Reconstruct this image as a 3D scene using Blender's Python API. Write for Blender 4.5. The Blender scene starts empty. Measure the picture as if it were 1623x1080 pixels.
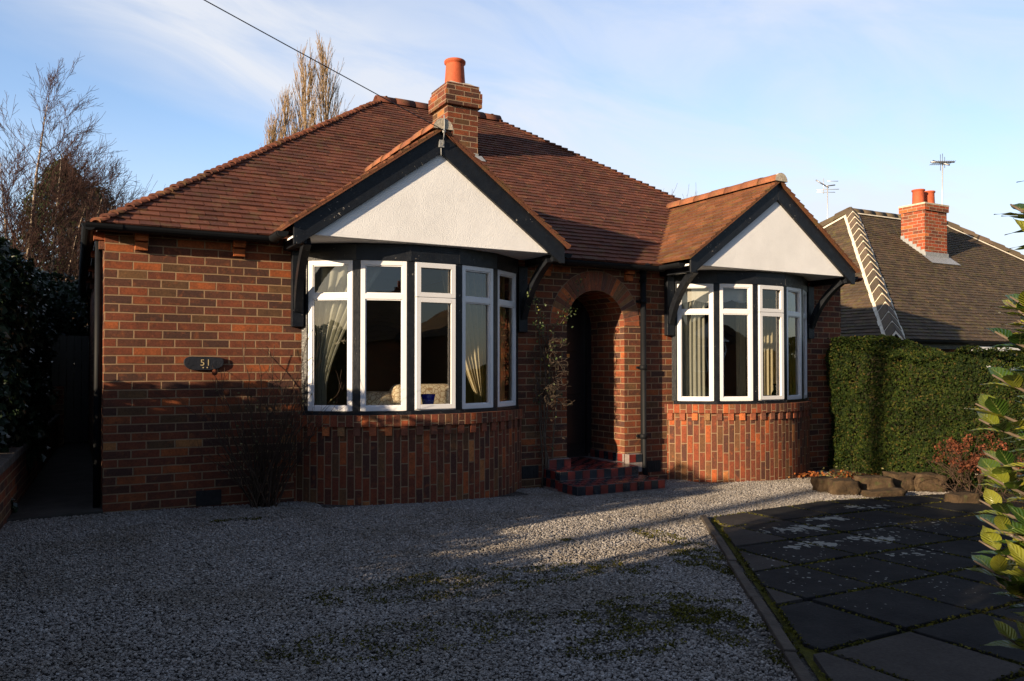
import bpy, math, random
import numpy as np
from mathutils import Vector, Matrix, noise as mnoise
random.seed(7); RNG = np.random.default_rng(7)
C = bpy.context.scene.collection
R = math.radians

# ------------------------------------------------------------------ helpers
def gz(x, y=0):
    if x < -2: return 0.05
    if x <= 10.4: return -0.022*(x-0.2)
    return -0.2244 - 0.45*min(1.0, (x-10.4)/1.4)

class MB:
    def __init__(s): s.v=[]; s.f=[]; s.uv=[]; s.m=[]; s.sm=[]
    def face(s, pts, uv=None, mi=0, smooth=False):
        b=len(s.v); s.v += [tuple(p) for p in pts]; s.f.append(tuple(range(b,b+len(pts))))
        if uv is None:
            a,bb,c=Vector(pts[0]),Vector(pts[1]),Vector(pts[2]); n=(bb-a).cross(c-a)
            if n.length>0: n.normalize()
            if abs(n.z)>.75: uv=[(p[0],p[1]) for p in pts]
            elif abs(n.y)>=abs(n.x): uv=[(p[0],p[2]) for p in pts]
            else: uv=[(p[1]+.1,p[2]) for p in pts]
        s.uv.append(uv); s.m.append(mi); s.sm.append(smooth)
    def hexa(s, p, mi=0):       # p: 8 points, bottom 4 then top 4 (ccw from above)
        for q in ((3,2,1,0),(4,5,6,7),(0,1,5,4),(1,2,6,5),(2,3,7,6),(3,0,4,7)):
            s.face([p[i] for i in q], mi=mi)
    def box(s, x0,x1,y0,y1,z0,z1, mi=0):
        s.hexa([(x0,y0,z0),(x1,y0,z0),(x1,y1,z0),(x0,y1,z0),(x0,y0,z1),(x1,y0,z1),(x1,y1,z1),(x0,y1,z1)],mi)
    def lbox(s, o,t,n, a0,a1,z0,z1,d0,d1, mi=0):   # local box: tangent a, outward normal d
        P=lambda a,d,z:(o[0]+t[0]*a+n[0]*d, o[1]+t[1]*a+n[1]*d, z)
        s.hexa([P(a0,d1,z0),P(a1,d1,z0),P(a1,d0,z0),P(a0,d0,z0),P(a0,d1,z1),P(a1,d1,z1),P(a1,d0,z1),P(a0,d0,z1)],mi)
    def prism(s, poly, y0, y1, mi=0):    # poly of (x,z), extruded in y
        s.face([(x,y0,z) for x,z in poly],mi=mi); s.face([(x,y1,z) for x,z in reversed(poly)],mi=mi)
        n=len(poly)
        for i in range(n):
            (a,b),(c,d)=poly[i],poly[(i+1)%n]
            s.face([(a,y1,b),(c,y1,d),(c,y0,d),(a,y0,b)],mi=mi)
    def tube(s, pts, rad, n=6, cap=True, mi=0, smooth=True):
        pts=[Vector(p) for p in pts]
        if not hasattr(rad,'__len__'): rad=[rad]*len(pts)
        rings=[]
        for i,p in enumerate(pts):
            d=(pts[min(i+1,len(pts)-1)]-pts[max(i-1,0)])
            if d.length<1e-9: d=Vector((0,0,1))
            d.normalize(); a=d.cross(Vector((0,0,1)) if abs(d.z)<.95 else Vector((1,0,0))).normalized(); b=d.cross(a)
            rings.append([p+(a*math.cos(2*math.pi*k/n)+b*math.sin(2*math.pi*k/n))*rad[i] for k in range(n)])
        base=len(s.v)
        for r in rings: s.v += [tuple(q) for q in r]
        for i in range(len(rings)-1):
            for k in range(n):
                k2=(k+1)%n
                s.f.append((base+i*n+k,base+i*n+k2,base+(i+1)*n+k2,base+(i+1)*n+k))
                s.uv.append([(0,0),(1,0),(1,1),(0,1)]); s.m.append(mi); s.sm.append(smooth)
        if cap:
            s.f.append(tuple(base+k for k in reversed(range(n)))); s.uv.append([(0,0)]*n); s.m.append(mi); s.sm.append(False)
            e=base+(len(rings)-1)*n
            s.f.append(tuple(e+k for k in range(n))); s.uv.append([(0,0)]*n); s.m.append(mi); s.sm.append(False)
    def lathe(s, c, prof, n=20, mi=0):
        base=len(s.v)
        for r,z in prof:
            for k in range(n):
                a=2*math.pi*k/n; s.v.append((c[0]+r*math.cos(a),c[1]+r*math.sin(a),c[2]+z))
        for i in range(len(prof)-1):
            for k in range(n):
                k2=(k+1)%n
                s.f.append((base+i*n+k,base+i*n+k2,base+(i+1)*n+k2,base+(i+1)*n+k))
                s.uv.append([(0,0),(1,0),(1,1),(0,1)]); s.m.append(mi); s.sm.append(True)
    def build(s, name, mat, parent=None, bevel=0, **k):
        me=bpy.data.meshes.new(name)
        off=Vector((0,0,0)); q=parent
        while q is not None: off+=q.location; q=q.parent
        me.from_pydata([(v[0]-off.x,v[1]-off.y,v[2]-off.z) for v in s.v],[],s.f)
        ul=me.uv_layers.new(name='UVMap'); flat=[]
        for u in s.uv:
            for a in u: flat += [a[0],a[1]]
        ul.data.foreach_set('uv',flat)
        for m in (mat if isinstance(mat,(list,tuple)) else [mat]): me.materials.append(m)
        me.polygons.foreach_set('material_index',s.m); me.polygons.foreach_set('use_smooth',s.sm)
        me.update(); o=bpy.data.objects.new(name,me); C.objects.link(o)
        if parent is not None: o.parent=parent
        if bevel:
            b=o.modifiers.new('bevel','BEVEL'); b.width=bevel; b.segments=2; b.limit_method='ANGLE'; b.angle_limit=R(40)
            w=o.modifiers.new('weld','WELD'); w.merge_threshold=.0002
            o.modifiers.move(1,0)
        for a,b in k.items(): o[a]=b
        return o

def tag(o,label=None,cat=None,group=None,kind=None):
    if label: o['label']=label
    if cat: o['category']=cat
    if group: o['group']=group
    if kind: o['kind']=kind
    return o
def empty(name,loc,label,cat,group=None):
    o=bpy.data.objects.new(name,None); C.objects.link(o); o.location=loc; o.empty_display_size=.2
    return tag(o,label,cat,group)

def np_mesh(name, V, F, mat, parent=None, smooth=False):   # V (n,3) F (m,k)
    me=bpy.data.meshes.new(name); V=np.asarray(V,np.float32); F=np.asarray(F,np.int32)
    if parent is not None:
        off=np.zeros(3); q=parent
        while q is not None: off+=np.array(q.location); q=q.parent
        V=V-off.astype(np.float32)
    k=F.shape[1]; me.vertices.add(len(V)); me.vertices.foreach_set('co',V.ravel())
    me.loops.add(F.size); me.loops.foreach_set('vertex_index',F.ravel())
    me.polygons.add(len(F)); me.polygons.foreach_set('loop_start',np.arange(0,F.size,k,dtype=np.int32))
    try: me.polygons.foreach_set('loop_total',np.full(len(F),k,np.int32))
    except Exception: pass
    me.polygons.foreach_set('use_smooth',np.full(len(F),smooth))
    me.materials.append(mat); me.update(calc_edges=True)
    o=bpy.data.objects.new(name,me); C.objects.link(o)
    if parent is not None: o.parent=parent
    return o

def leaf_cloud(P, N, size, aspect=.55, jitter=.9, droop=0.0, rng=RNG):
    """P centres (n,3), N outward dirs; returns V,F of folded 6-vertex leaves"""
    n=len(P); N=N/np.maximum(1e-6,np.linalg.norm(N,axis=1,keepdims=True))
    nn=N+rng.normal(0,jitter,(n,3)); nn/=np.linalg.norm(nn,axis=1,keepdims=True)
    a=rng.normal(0,1,(n,3)); a[:,2]-=droop; a-=nn*(a*nn).sum(1,keepdims=True); a/=np.linalg.norm(a,axis=1,keepdims=True)
    b=np.cross(nn,a); s=(size*rng.uniform(.6,1.3,n))[:,None]
    h=s*aspect*.5
    v=np.stack([P-a*s*.5, P-a*s*.05+b*h+nn*h*.35, P+a*s*.5, P-a*s*.05-b*h+nn*h*.35],1).reshape(-1,3)
    i=np.arange(n)[:,None]*4
    F=np.concatenate([i+[0,1,2],i+[0,2,3]],1).reshape(-1,3)
    return v,F

# ------------------------------------------------------------------ materials
class NT:
    def __init__(s,name):
        s.mat=bpy.data.materials.new(name); s.mat.use_nodes=True; s.t=s.mat.node_tree; s.t.nodes.clear()
        s.out=s.n('ShaderNodeOutputMaterial')
    def n(s,typ,**k):
        o=s.t.nodes.new(typ)
        for a,b in k.items(): setattr(o,a,b)
        return o
    def l(s,a,b): s.t.links.new(a,b)
    def set(s,inp,v):
        if hasattr(v,'is_linked') or isinstance(v,bpy.types.NodeSocket): s.l(v,inp)
        else: inp.default_value=v
    def math(s,op,a,b=0.0,c=None,clamp=False):
        o=s.n('ShaderNodeMath',operation=op,use_clamp=clamp); s.set(o.inputs[0],a); s.set(o.inputs[1],b)
        if c is not None: s.set(o.inputs[2],c)
        return o.outputs[0]
    def mix(s,f,a,b,bt='MIX'):
        o=s.n('ShaderNodeMix',data_type='RGBA',blend_type=bt); s.set(o.inputs[0],f)
        s.set(o.inputs[6],a if not isinstance(a,tuple) else (*a,1)[:4]); s.set(o.inputs[7],b if not isinstance(b,tuple) else (*b,1)[:4])
        return o.outputs[2]
    def ramp(s,f,stops,interp='LINEAR'):
        o=s.n('ShaderNodeValToRGB'); r=o.color_ramp; r.interpolation=interp
        while len(r.elements)>1: r.elements.remove(r.elements[-1])
        for i,(p,c) in enumerate(stops):
            e=r.elements[0] if i==0 else r.elements.new(p)
            e.position=p; e.color=(*c,1) if len(c)==3 else c
        s.set(o.inputs[0],f); return o.outputs[0]
    def noise(s,vec,scale,detail=3,rough=.55,dist=0):
        o=s.n('ShaderNodeTexNoise'); 
        if vec is not None: s.l(vec,o.inputs['Vector'])
        o.inputs['Scale'].default_value=scale; o.inputs['Detail'].default_value=detail
        o.inputs['Roughness'].default_value=rough; o.inputs['Distortion'].default_value=dist
        return o.outputs[0]
    def pos(s): return s.n('ShaderNodeNewGeometry').outputs['Position']
    def bump(s,h,dist,strength=1.0):
        o=s.n('ShaderNodeBump'); o.inputs['Distance'].default_value=dist; o.inputs['Strength'].default_value=strength
        s.l(h,o.inputs['Height']); return o.outputs[0]
    def principled(s,col,rough=.8,normal=None,spec=.5,metal=0,trans=None):
        p=s.n('ShaderNodeBsdfPrincipled'); s.set(p.inputs['Base Color'],col if not isinstance(col,tuple) else (*col,1)[:4])
        s.set(p.inputs['Roughness'],rough); s.set(p.inputs['Specular IOR Level'],spec); s.set(p.inputs['Metallic'],metal)
        if normal is not None: s.l(normal,p.inputs['Normal'])
        if trans is None: s.l(p.outputs[0],s.out.inputs[0])
        else:
            tr=s.n('ShaderNodeBsdfTranslucent'); s.set(tr.inputs[0],col if not isinstance(col,tuple) else (*col,1)[:4])
            m=s.n('ShaderNodeMixShader'); m.inputs[0].default_value=trans; s.l(p.outputs[0],m.inputs[1]); s.l(tr.outputs[0],m.inputs[2]); s.l(m.outputs[0],s.out.inputs[0])
        return s.mat

def plain(name,col,rough=.6,spec=.5,var=.15,nscale=6,bumpd=0.0,bscale=60,metal=0):
    t=NT(name); p=t.pos(); nz=t.noise(p,nscale,4)
    dark=tuple(c*(1-var) for c in col); lite=tuple(min(1,c*(1+var)) for c in col)
    c=t.ramp(nz,[(.3,dark),(.7,lite)])
    nrm=t.bump(t.noise(p,bscale,3),bumpd) if bumpd else None
    return t.principled(c,rough,nrm,spec,metal)

BRICK=[(0.0,(.062,.032,.028)),(.12,(.090,.039,.028)),(.30,(.128,.043,.027)),(.50,(.160,.050,.028)),(.70,(.200,.060,.028)),(.80,(.098,.057,.032)),(.88,(.135,.078,.040)),(.92,(.29,.088,.032)),(.985,(.34,.16,.062))]
def brick_color(t,val,vec):
    c=t.ramp(val,BRICK,'CONSTANT')
    n1=t.noise(vec,9,5,.7); c=t.mix(t.math('MULTIPLY',t.ramp(n1,[(.42,(0,0,0)),(.68,(1,1,1))]),.62),c,(.060,.034,.026))
    n3=t.noise(vec,14,3,.6); c=t.mix(t.math('MULTIPLY',t.ramp(n3,[(.56,(0,0,0)),(.72,(1,1,1))]),.5),c,(.24,.085,.035))
    n2=t.noise(vec,60,4,.7); c=t.mix(1.0,c,t.ramp(n2,[(.25,(.62,.62,.62)),(.75,(1.35,1.3,1.25))]),'MULTIPLY')
    return c
def brick_mat(name,vertical=False,bw=.235,bh=.0755,mort=.011,mcol=(.33,.215,.125),seed=0.0,tint=None,stain=True):
    t=NT(name); uv=t.n('ShaderNodeUVMap').outputs[0]; s=t.n('ShaderNodeSeparateXYZ'); t.l(uv,s.inputs[0])
    pos=t.pos()
    wob=t.math('MULTIPLY',t.math('SUBTRACT',t.noise(pos,5,2),.5),.006)
    u,v=s.outputs[0],s.outputs[1]
    if vertical: u,v=v,u
    u=t.math('ADD',u,wob); v=t.math('ADD',v,wob)
    vr=t.math('DIVIDE',v,bh); row=t.math('FLOOR',vr)
    wr=t.n('ShaderNodeTexWhiteNoise',noise_dimensions='1D'); t.set(wr.inputs['W'],t.math('ADD',row,seed+3.7))
    off=t.math('ADD',t.math('MULTIPLY',t.math('MODULO',row,2.0),.5),t.math('MULTIPLY',wr.outputs[0],.10 if not vertical else .16))
    ur=t.math('ADD',t.math('DIVIDE',u,bw),off); col=t.math('FLOOR',ur)
    fu=t.math('FRACT',ur); fv=t.math('FRACT',vr)
    # brick width jitter
    du=t.math('MULTIPLY',t.math('MINIMUM',fu,t.math('SUBTRACT',1.0,fu)),bw)
    dv=t.math('MULTIPLY',t.math('MINIMUM',fv,t.math('SUBTRACT',1.0,fv)),bh)
    d=t.math('ADD',t.math('MINIMUM',du,dv),t.math('MULTIPLY',t.math('SUBTRACT',t.noise(pos,90,2),.5),.004))
    mr=t.n('ShaderNodeMapRange',interpolation_type='SMOOTHSTEP'); t.l(d,mr.inputs[0]); mr.inputs[1].default_value=mort/2-.0015; mr.inputs[2].default_value=mort/2+.0015
    mask=mr.outputs[0]
    cx=t.n('ShaderNodeCombineXYZ'); t.l(col,cx.inputs[0]); t.l(row,cx.inputs[1]); cx.inputs[2].default_value=seed
    wn=t.n('ShaderNodeTexWhiteNoise',noise_dimensions='3D'); t.l(cx.outputs[0],wn.inputs[0])
    vec=t.n('ShaderNodeVectorMath',operation='ADD'); t.l(pos,vec.inputs[0]); 
    sc=t.n('ShaderNodeVectorMath',operation='SCALE'); t.l(wn.outputs[1],sc.inputs[0]); sc.inputs['Scale'].default_value=8; t.l(sc.outputs[0],vec.inputs[1])
    bc=brick_color(t,wn.outputs[0],vec.outputs[0])
    bc=t.mix(1.0,bc,(1.10,1.0,.90),'MULTIPLY')
    if tint: bc=t.mix(1.0,bc,tint,'MULTIPLY')
    mc=t.mix(t.noise(pos,3,4),tuple(c*.65 for c in mcol),mcol)
    c=t.mix(mask,mc,bc)
    if stain:
        st=t.ramp(t.noise(pos,1.1,5,.65),[(.42,(1,1,1)),(.75,(.72,.70,.68))]); c=t.mix(1.0,c,st,'MULTIPLY')
    h=t.math('ADD',t.math('MULTIPLY',mask,.7),t.math('MULTIPLY',t.noise(pos,140,3,.7),.30))
    h=t.math('ADD',h,t.math('MULTIPLY',wn.outputs[0],.18))
    return t.principled(c,.88,t.bump(h,.007),.25)
def island_brick(name):
    t=NT(name); g=t.n('ShaderNodeNewGeometry'); pos=g.outputs['Position']
    c=t.mix(1.0,brick_color(t,g.outputs['Random Per Island'],pos),(1.75,1.6,1.4),'MULTIPLY')
    return t.principled(c,.88,t.bump(t.noise(pos,120,3,.7),.003),.25)
def tile_mat(name,a,b,c3,lich=.5,moss=.3,mosscol=(.10,.10,.03)):
    t=NT(name); g=t.n('ShaderNodeNewGeometry'); pos=g.outputs['Position']
    c=t.ramp(g.outputs['Random Per Island'],[(0,a),(.55,b),(1,c3)])
    c=t.mix(1.0,c,t.ramp(t.noise(pos,1.3,5,.65),[(.3,(.72,.72,.74)),(.7,(1.22,1.18,1.12))]),'MULTIPLY')
    c=t.mix(1.0,c,t.ramp(t.noise(pos,45,4,.7),[(.3,(.7,.7,.7)),(.7,(1.25,1.25,1.25))]),'MULTIPLY')
    mk=t.math('MULTIPLY',t.ramp(t.noise(pos,38,3,.6),[(.66,(0,0,0)),(.70,(1,1,1))]),t.ramp(t.noise(pos,1.7,3),[(.48,(0,0,0)),(.66,(1,1,1))]))
    c=t.mix(t.math('MULTIPLY',mk,lich),c,(.27,.25,.20))
    mm=t.math('MULTIPLY',t.ramp(t.noise(pos,7,5,.7),[(.52,(0,0,0)),(.62,(1,1,1))]),moss)
    c=t.mix(mm,c,mosscol)
    return t.principled(c,.85,t.bump(t.noise(pos,90,4,.7),.003),.3)
def leaf_mat(name,stops,rough=.45,trans=.25,spec=.5):
    t=NT(name); g=t.n('ShaderNodeNewGeometry'); c=t.ramp(g.outputs['Random Per Island'],stops)
    c=t.mix(1.0,c,t.ramp(t.noise(g.outputs['Position'],2.2,3),[(.35,(.65,.68,.65)),(.65,(1.25,1.2,1.15))]),'MULTIPLY')
    return t.principled(c,rough,None,spec,0,trans)

M={}
M['brick']=brick_mat('red brick wall')
M['brick_bay']=brick_mat('upright bay bricks',vertical=True,bw=.222,bh=.073,mort=.010,seed=5,tint=(1.12,1.0,.95),stain=False)
M['brick_head']=brick_mat('sill bricks',vertical=True,bw=.30,bh=.075,mort=.009,seed=9,tint=(1.15,1.0,.95),stain=False)
M['brick_chim']=brick_mat('chimney bricks',seed=14,mcol=(.34,.25,.17))
M['brick_neigh']=brick_mat('orange chimney bricks',seed=21,mcol=(.40,.30,.22),tint=(1.9,1.35,1.1),stain=False)
M['brick_isl']=island_brick('loose brick'); M['corbel']=plain('orange brick',(.30,.085,.028),.9,.2,.3,9,.004,80)
M['mortar']=plain('mortar',(.23,.155,.10),.95,.2,.2,5,.004,90)
M['tile']=tile_mat('red brown roof tiles',(.074,.025,.016),(.106,.033,.019),(.138,.046,.026),.45,.22)
M['tile_rg']=tile_mat('mossy orange roof tiles',(.105,.043,.020),(.15,.058,.027),(.20,.08,.037),.55,.50,(.13,.095,.028))
M['tile_lg']=tile_mat('orange roof tiles',(.085,.033,.020),(.125,.045,.025),(.165,.065,.032),.45,.25)
M['ridge']=tile_mat('orange ridge tiles',(.19,.068,.032),(.24,.09,.042),(.28,.125,.065),.5,.30)
M['tile_n']=tile_mat('brown roof tiles',(.052,.037,.024),(.074,.050,.031),(.098,.063,.039),.6,.45,(.13,.115,.03))
M['bonnet_n']=tile_mat('brown bonnet tiles',(.08,.06,.04),(.10,.075,.05),(.13,.09,.065),.5,.3)
M['pot']=plain('terracotta pot',(.36,.075,.03),.75,.3,.18,9,.002,70)
M['render']=None
t=NT('white textured render'); p=t.pos()
c=t.ramp(t.noise(p,1.6,5,.65),[(.3,(.70,.70,.71)),(.6,(.80,.80,.81))])
c=t.mix(t.math('MULTIPLY',t.ramp(t.noise(p,22,4,.7),[(.66,(0,0,0)),(.74,(1,1,1))]),.25),c,(.5,.47,.42))
h=t.math('ADD',t.noise(p,85,4,.65),t.math('MULTIPLY',t.noise(p,12,2),.4)); M['render']=t.principled(c,.85,t.bump(h,.0038),.3)
t=NT('flaking black paint'); p=t.pos()
mk=t.math('MULTIPLY',t.ramp(t.noise(p,34,4,.65,.6),[(.665,(0,0,0)),(.69,(1,1,1))]),t.ramp(t.noise(p,3.5,2),[(.50,(0,0,0)),(.6,(1,1,1))]))
c=t.mix(mk,t.ramp(t.noise(p,12,3),[(.3,(.005,.006,.009)),(.7,(.010,.012,.016))]),(.30,.28,.26))
M['black_wood']=t.principled(c,t.ramp(t.noise(p,20,3),[(.3,(.32,.32,.32)),(.7,(.5,.5,.5))]),t.bump(t.math('ADD',t.math('MULTIPLY',mk,-.5),t.noise(p,60,3)),.003),.3)
M['black_pvc']=plain('black plastic gutter',(.007,.008,.010),.6,.15,.2,6)
M['upvc']=plain('white window plastic',(.66,.66,.68),.32,.5,.03,3)
M['lead']=plain('lead flashing',(.24,.25,.26),.5,.4,.2,14,.003,40)
M['flaunch']=plain('pale cement',(.42,.37,.30),.92,.2,.2,14,.006,60)
M['pale_mortar']=plain('pale ridge mortar',(.62,.56,.45),.9,.2,.15,9)
M['dark_metal']=plain('aerial metal',(.22,.22,.23),.4,.5,.1,5,metal=.8)
M['lite_metal']=plain('aerial bright metal',(.6,.6,.6),.4,.5,.1,5,metal=.6)
M['cable']=plain('black cable',(.02,.02,.022),.6)
M['door']=plain('black door paint',(.010,.010,.012),.3,.5,.2)
M['brass']=plain('brass',(.5,.36,.14),.35,.5,.1,metal=1)
M['plaster']=plain('ochre room plaster',(.30,.21,.08),.9,.2,.06,2)
M['plaster_d']=plain('beige room plaster',(.20,.16,.11),.9,.2,.06,2)
M['carpet']=plain('brown carpet',(.08,.055,.04),.95,.1,.2,20)
M['ceil']=plain('ceiling paint',(.6,.58,.54),.9,.2,.03,2)
M['plaque']=plain('black slate plaque',(.012,.013,.018),.5,.4,.3,20,.004,40)
M['digit']=plain('tarnished gold digits',(.42,.33,.17),.5,.5,.2,20)
M['vent']=plain('dark air brick',(.02,.018,.018),.8,.3,.3,20)
M['qred']=plain('red quarry tile',(.15,.022,.018),.30,.5,.35,14,.001,60)
M['qblack']=plain('blue black quarry tile',(.013,.019,.028),.25,.5,.35,14,.001,60)
M['grout']=plain('tile grout',(.20,.17,.16),.9,.2,.3,14)
t=NT('window glass'); fr=t.n('ShaderNodeFresnel'); fr.inputs[0].default_value=1.52
f=t.math('ADD',t.math('MULTIPLY',fr.outputs[0],1.15),.07,clamp=True)
tr=t.n('ShaderNodeBsdfTransparent'); tr.inputs[0].default_value=(.93,.94,.93,1); gl=t.n('ShaderNodeBsdfGlossy'); gl.inputs['Roughness'].default_value=.0
nb=t.bump(t.noise(t.pos(),1.6,2),.0018); t.l(nb,gl.inputs['Normal'])
mx=t.n('ShaderNodeMixShader'); t.l(f,mx.inputs[0]); t.l(tr.outputs[0],mx.inputs[1]); t.l(gl.outputs[0],mx.inputs[2]); t.l(mx.outputs[0],t.out.inputs[0]); M['glass']=t.mat
def cloth(name,col,tr=.55):
    t=NT(name); p=t.pos(); c=t.ramp(t.noise(p,30,3),[(.3,tuple(x*.9 for x in col)),(.7,col)])
    return t.principled(c,.9,None,.1,0,tr)
M['curtain']=cloth('cream curtain cloth',(.80,.72,.52)); M['curtain_y']=cloth('ochre curtain cloth',(.70,.55,.25)); M['curtain_g']=cloth('pale sheer curtain',(.60,.60,.52)); M['blind']=cloth('white blind',(.78,.76,.70),.2)
t=NT('floral sofa cloth'); p=t.pos(); vo=t.n('ShaderNodeTexVoronoi',feature='DISTANCE_TO_EDGE'); vo.inputs['Scale'].default_value=22; t.l(p,vo.inputs['Vector'])
c=t.mix(t.ramp(vo.outputs[0],[(.04,(1,1,1)),(.09,(0,0,0))]),(.78,.66,.47),(.45,.30,.18)); M['sofa']=t.principled(c,.9,None,.2)
t=NT('cobalt glass'); M['cobalt']=t.principled((.01,.03,.5),.1,None,.6)

# foliage
M['privet']=leaf_mat('privet leaves',[(0,(.005,.012,.002)),(.4,(.012,.025,.003)),(.75,(.024,.039,.005)),(.93,(.045,.052,.008)),(1,(.08,.052,.016))],.7,.25,.15)
M['ivy']=leaf_mat('dark ivy leaves',[(0,(.008,.018,.008)),(.6,(.016,.032,.015)),(1,(.034,.052,.027))],.33,.12)
M['hedge_unseen']=leaf_mat('unseen hedge leaves',[(0,(.03,.05,.015)),(1,(.08,.11,.03))],.5,.2)
M['hcore']=plain('dark hedge core',(.022,.020,.012),.95,.1,.4,12)
M['conifer']=leaf_mat('conifer foliage',[(0,(.010,.020,.006)),(.6,(.024,.042,.010)),(1,(.055,.062,.014))],.7,.1,.2)
M['brownleaf']=leaf_mat('brown seed heads',[(0,(.055,.018,.010)),(.5,(.12,.036,.018)),(1,(.20,.07,.035))],.8,.2,.2)
M['fallen']=leaf_mat('fallen orange leaves',[(0,(.12,.03,.01)),(.6,(.24,.07,.018)),(1,(.3,.14,.04))],.8,.1,.2)
M['climbleaf']=leaf_mat('climber leaves',[(0,(.03,.055,.015)),(.7,(.07,.10,.025)),(1,(.35,.30,.06))],.5,.25)
M['rose_leaf']=leaf_mat('rose leaves',[(0,(.06,.06,.02)),(1,(.16,.15,.05))],.6,.2)
M['moss']=leaf_mat('moss tufts',[(0,(.022,.024,.004)),(.6,(.065,.062,.009)),(1,(.13,.115,.018))],.9,.1,.1)
M['twig']=plain('brown twig bark',(.060,.038,.026),.9,.2,.3,20)
M['twig_g']=plain('grey climber bark',(.10,.075,.055),.9,.2,.3,20)
M['birch_twig']=plain('purple brown birch twigs',(.06,.032,.027),.9,.2,.3,8)
M['poplar']=plain('tan poplar bark',(.30,.21,.125),.9,.2,.25,2)
t=NT('birch bark'); p=t.pos(); mp=t.n('ShaderNodeMapping'); mp.inputs['Scale'].default_value=(3,3,14); t.l(p,mp.inputs[0])
c=t.mix(t.ramp(t.noise(mp.outputs[0],1.6,3),[(.52,(0,0,0)),(.6,(1,1,1))]),(.40,.31,.23),(.05,.03,.025)); M['birch']=t.principled(c,.8)
t=NT('laurel leaf'); g=t.n('ShaderNodeNewGeometry'); c=t.ramp(g.outputs['Random Per Island'],[(0,(.02,.05,.008)),(.3,(.05,.095,.012)),(.6,(.15,.17,.02)),(1,(.26,.25,.035))])
uv=t.n('ShaderNodeUVMap').outputs[0]; sp=t.n('ShaderNodeSeparateXYZ'); t.l(uv,sp.inputs[0])
vein=t.ramp(t.math('ABSOLUTE',t.math('SUBTRACT',sp.outputs[0],.5)),[(.02,(1,1,1)),(.05,(0,0,0))])
c=t.mix(t.math('MULTIPLY',vein,.5),c,(.28,.30,.08)); c=t.mix(t.math('MULTIPLY',t.ramp(t.noise(g.outputs['Position'],70,3),[(.68,(0,0,0)),(.72,(1,1,1))]),.7),c,(.10,.06,.02))
wv=t.math('SINE',t.math('MULTIPLY',t.math('SUBTRACT',sp.outputs[1],t.math('MULTIPLY',t.math('ABSOLUTE',t.math('SUBTRACT',sp.outputs[0],.5)),.5)),55))
M['laurel']=t.principled(c,.28,t.bump(wv,.0012),.5,0,.3)

# gravel ground
def gravel_ground():
    t=NT('gravel bed'); p=t.pos()
    vo=t.n('ShaderNodeTexVoronoi'); vo.inputs['Scale'].default_value=46; t.l(p,vo.inputs['Vector'])
    sx=t.n('ShaderNodeSeparateColor'); t.l(vo.outputs['Color'],sx.inputs[0])
    c=t.ramp(sx.outputs[0],[(0,(.06,.054,.05)),(.3,(.11,.10,.094)),(.7,(.16,.15,.142)),(1,(.23,.215,.205))])
    c=t.mix(1.0,c,t.ramp(vo.outputs['Distance'],[(.0,(1,1,1)),(.75,(.35,.35,.35))]),'MULTIPLY')
    dirt=t.ramp(t.noise(p,1.0,5,.7),[(.5,(0,0,0)),(.68,(1,1,1))]); c=t.mix(t.math('MULTIPLY',dirt,.6),c,(.025,.020,.014))
    h=t.math('SUBTRACT',1.0,vo.outputs['Distance'])
    return t.principled(c,.9,t.bump(h,.012),.2)
M['gravel']=gravel_ground()
t=NT('limestone chips'); g=t.n('ShaderNodeNewGeometry')
c=t.ramp(g.outputs['Random Per Island'],[(0,(.135,.118,.105)),(.15,(.180,.161,.147)),(.5,(.226,.206,.191)),(.8,(.265,.246,.231)),(1,(.37,.35,.33))])
c=t.mix(1.0,c,t.ramp(t.noise(g.outputs['Position'],140,2),[(.3,(.75,.75,.75)),(.7,(1.15,1.15,1.15))]),'MULTIPLY')
c=t.mix(1.0,c,t.ramp(t.noise(g.outputs['Position'],1.2,4,.7),[(.45,(1,1,1)),(.7,(.66,.62,.55))]),'MULTIPLY')
M['pebble']=t.principled(c,.85,None,.25)
M['earth']=plain('dark soil',(.045,.034,.024),.95,.1,.4,3,.02,20)
M['grass']=plain('rough grass',(.05,.07,.02),.95,.1,.4,1.5,.03,20)
M['tarmac']=plain('asphalt',(.05,.05,.052),.9,.2,.2,3,.004,80)
M['concrete']=plain('old concrete',(.04,.036,.032),.9,.2,.3,4,.004,50)
M['coping']=plain('weathered coping',(.085,.075,.066),.9,.2,.3,8,.008,30)
M['kerb']=plain('kerb concrete',(.055,.045,.037),.9,.2,.35,9,.005,50)
M['road']=M['tarmac']
t=NT('weathered sandstone'); p=t.pos(); c=t.ramp(t.noise(p,6,5,.65),[(.3,(.025,.018,.012)),(.55,(.065,.042,.023)),(.75,(.12,.085,.05))])
c=t.mix(t.math('MULTIPLY',t.ramp(t.noise(p,14,4),[(.58,(0,0,0)),(.66,(1,1,1))]),.5),c,(.05,.06,.02)); M['rock']=t.principled(c,.9,t.bump(t.noise(p,22,5,.7),.02),.2)
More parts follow.
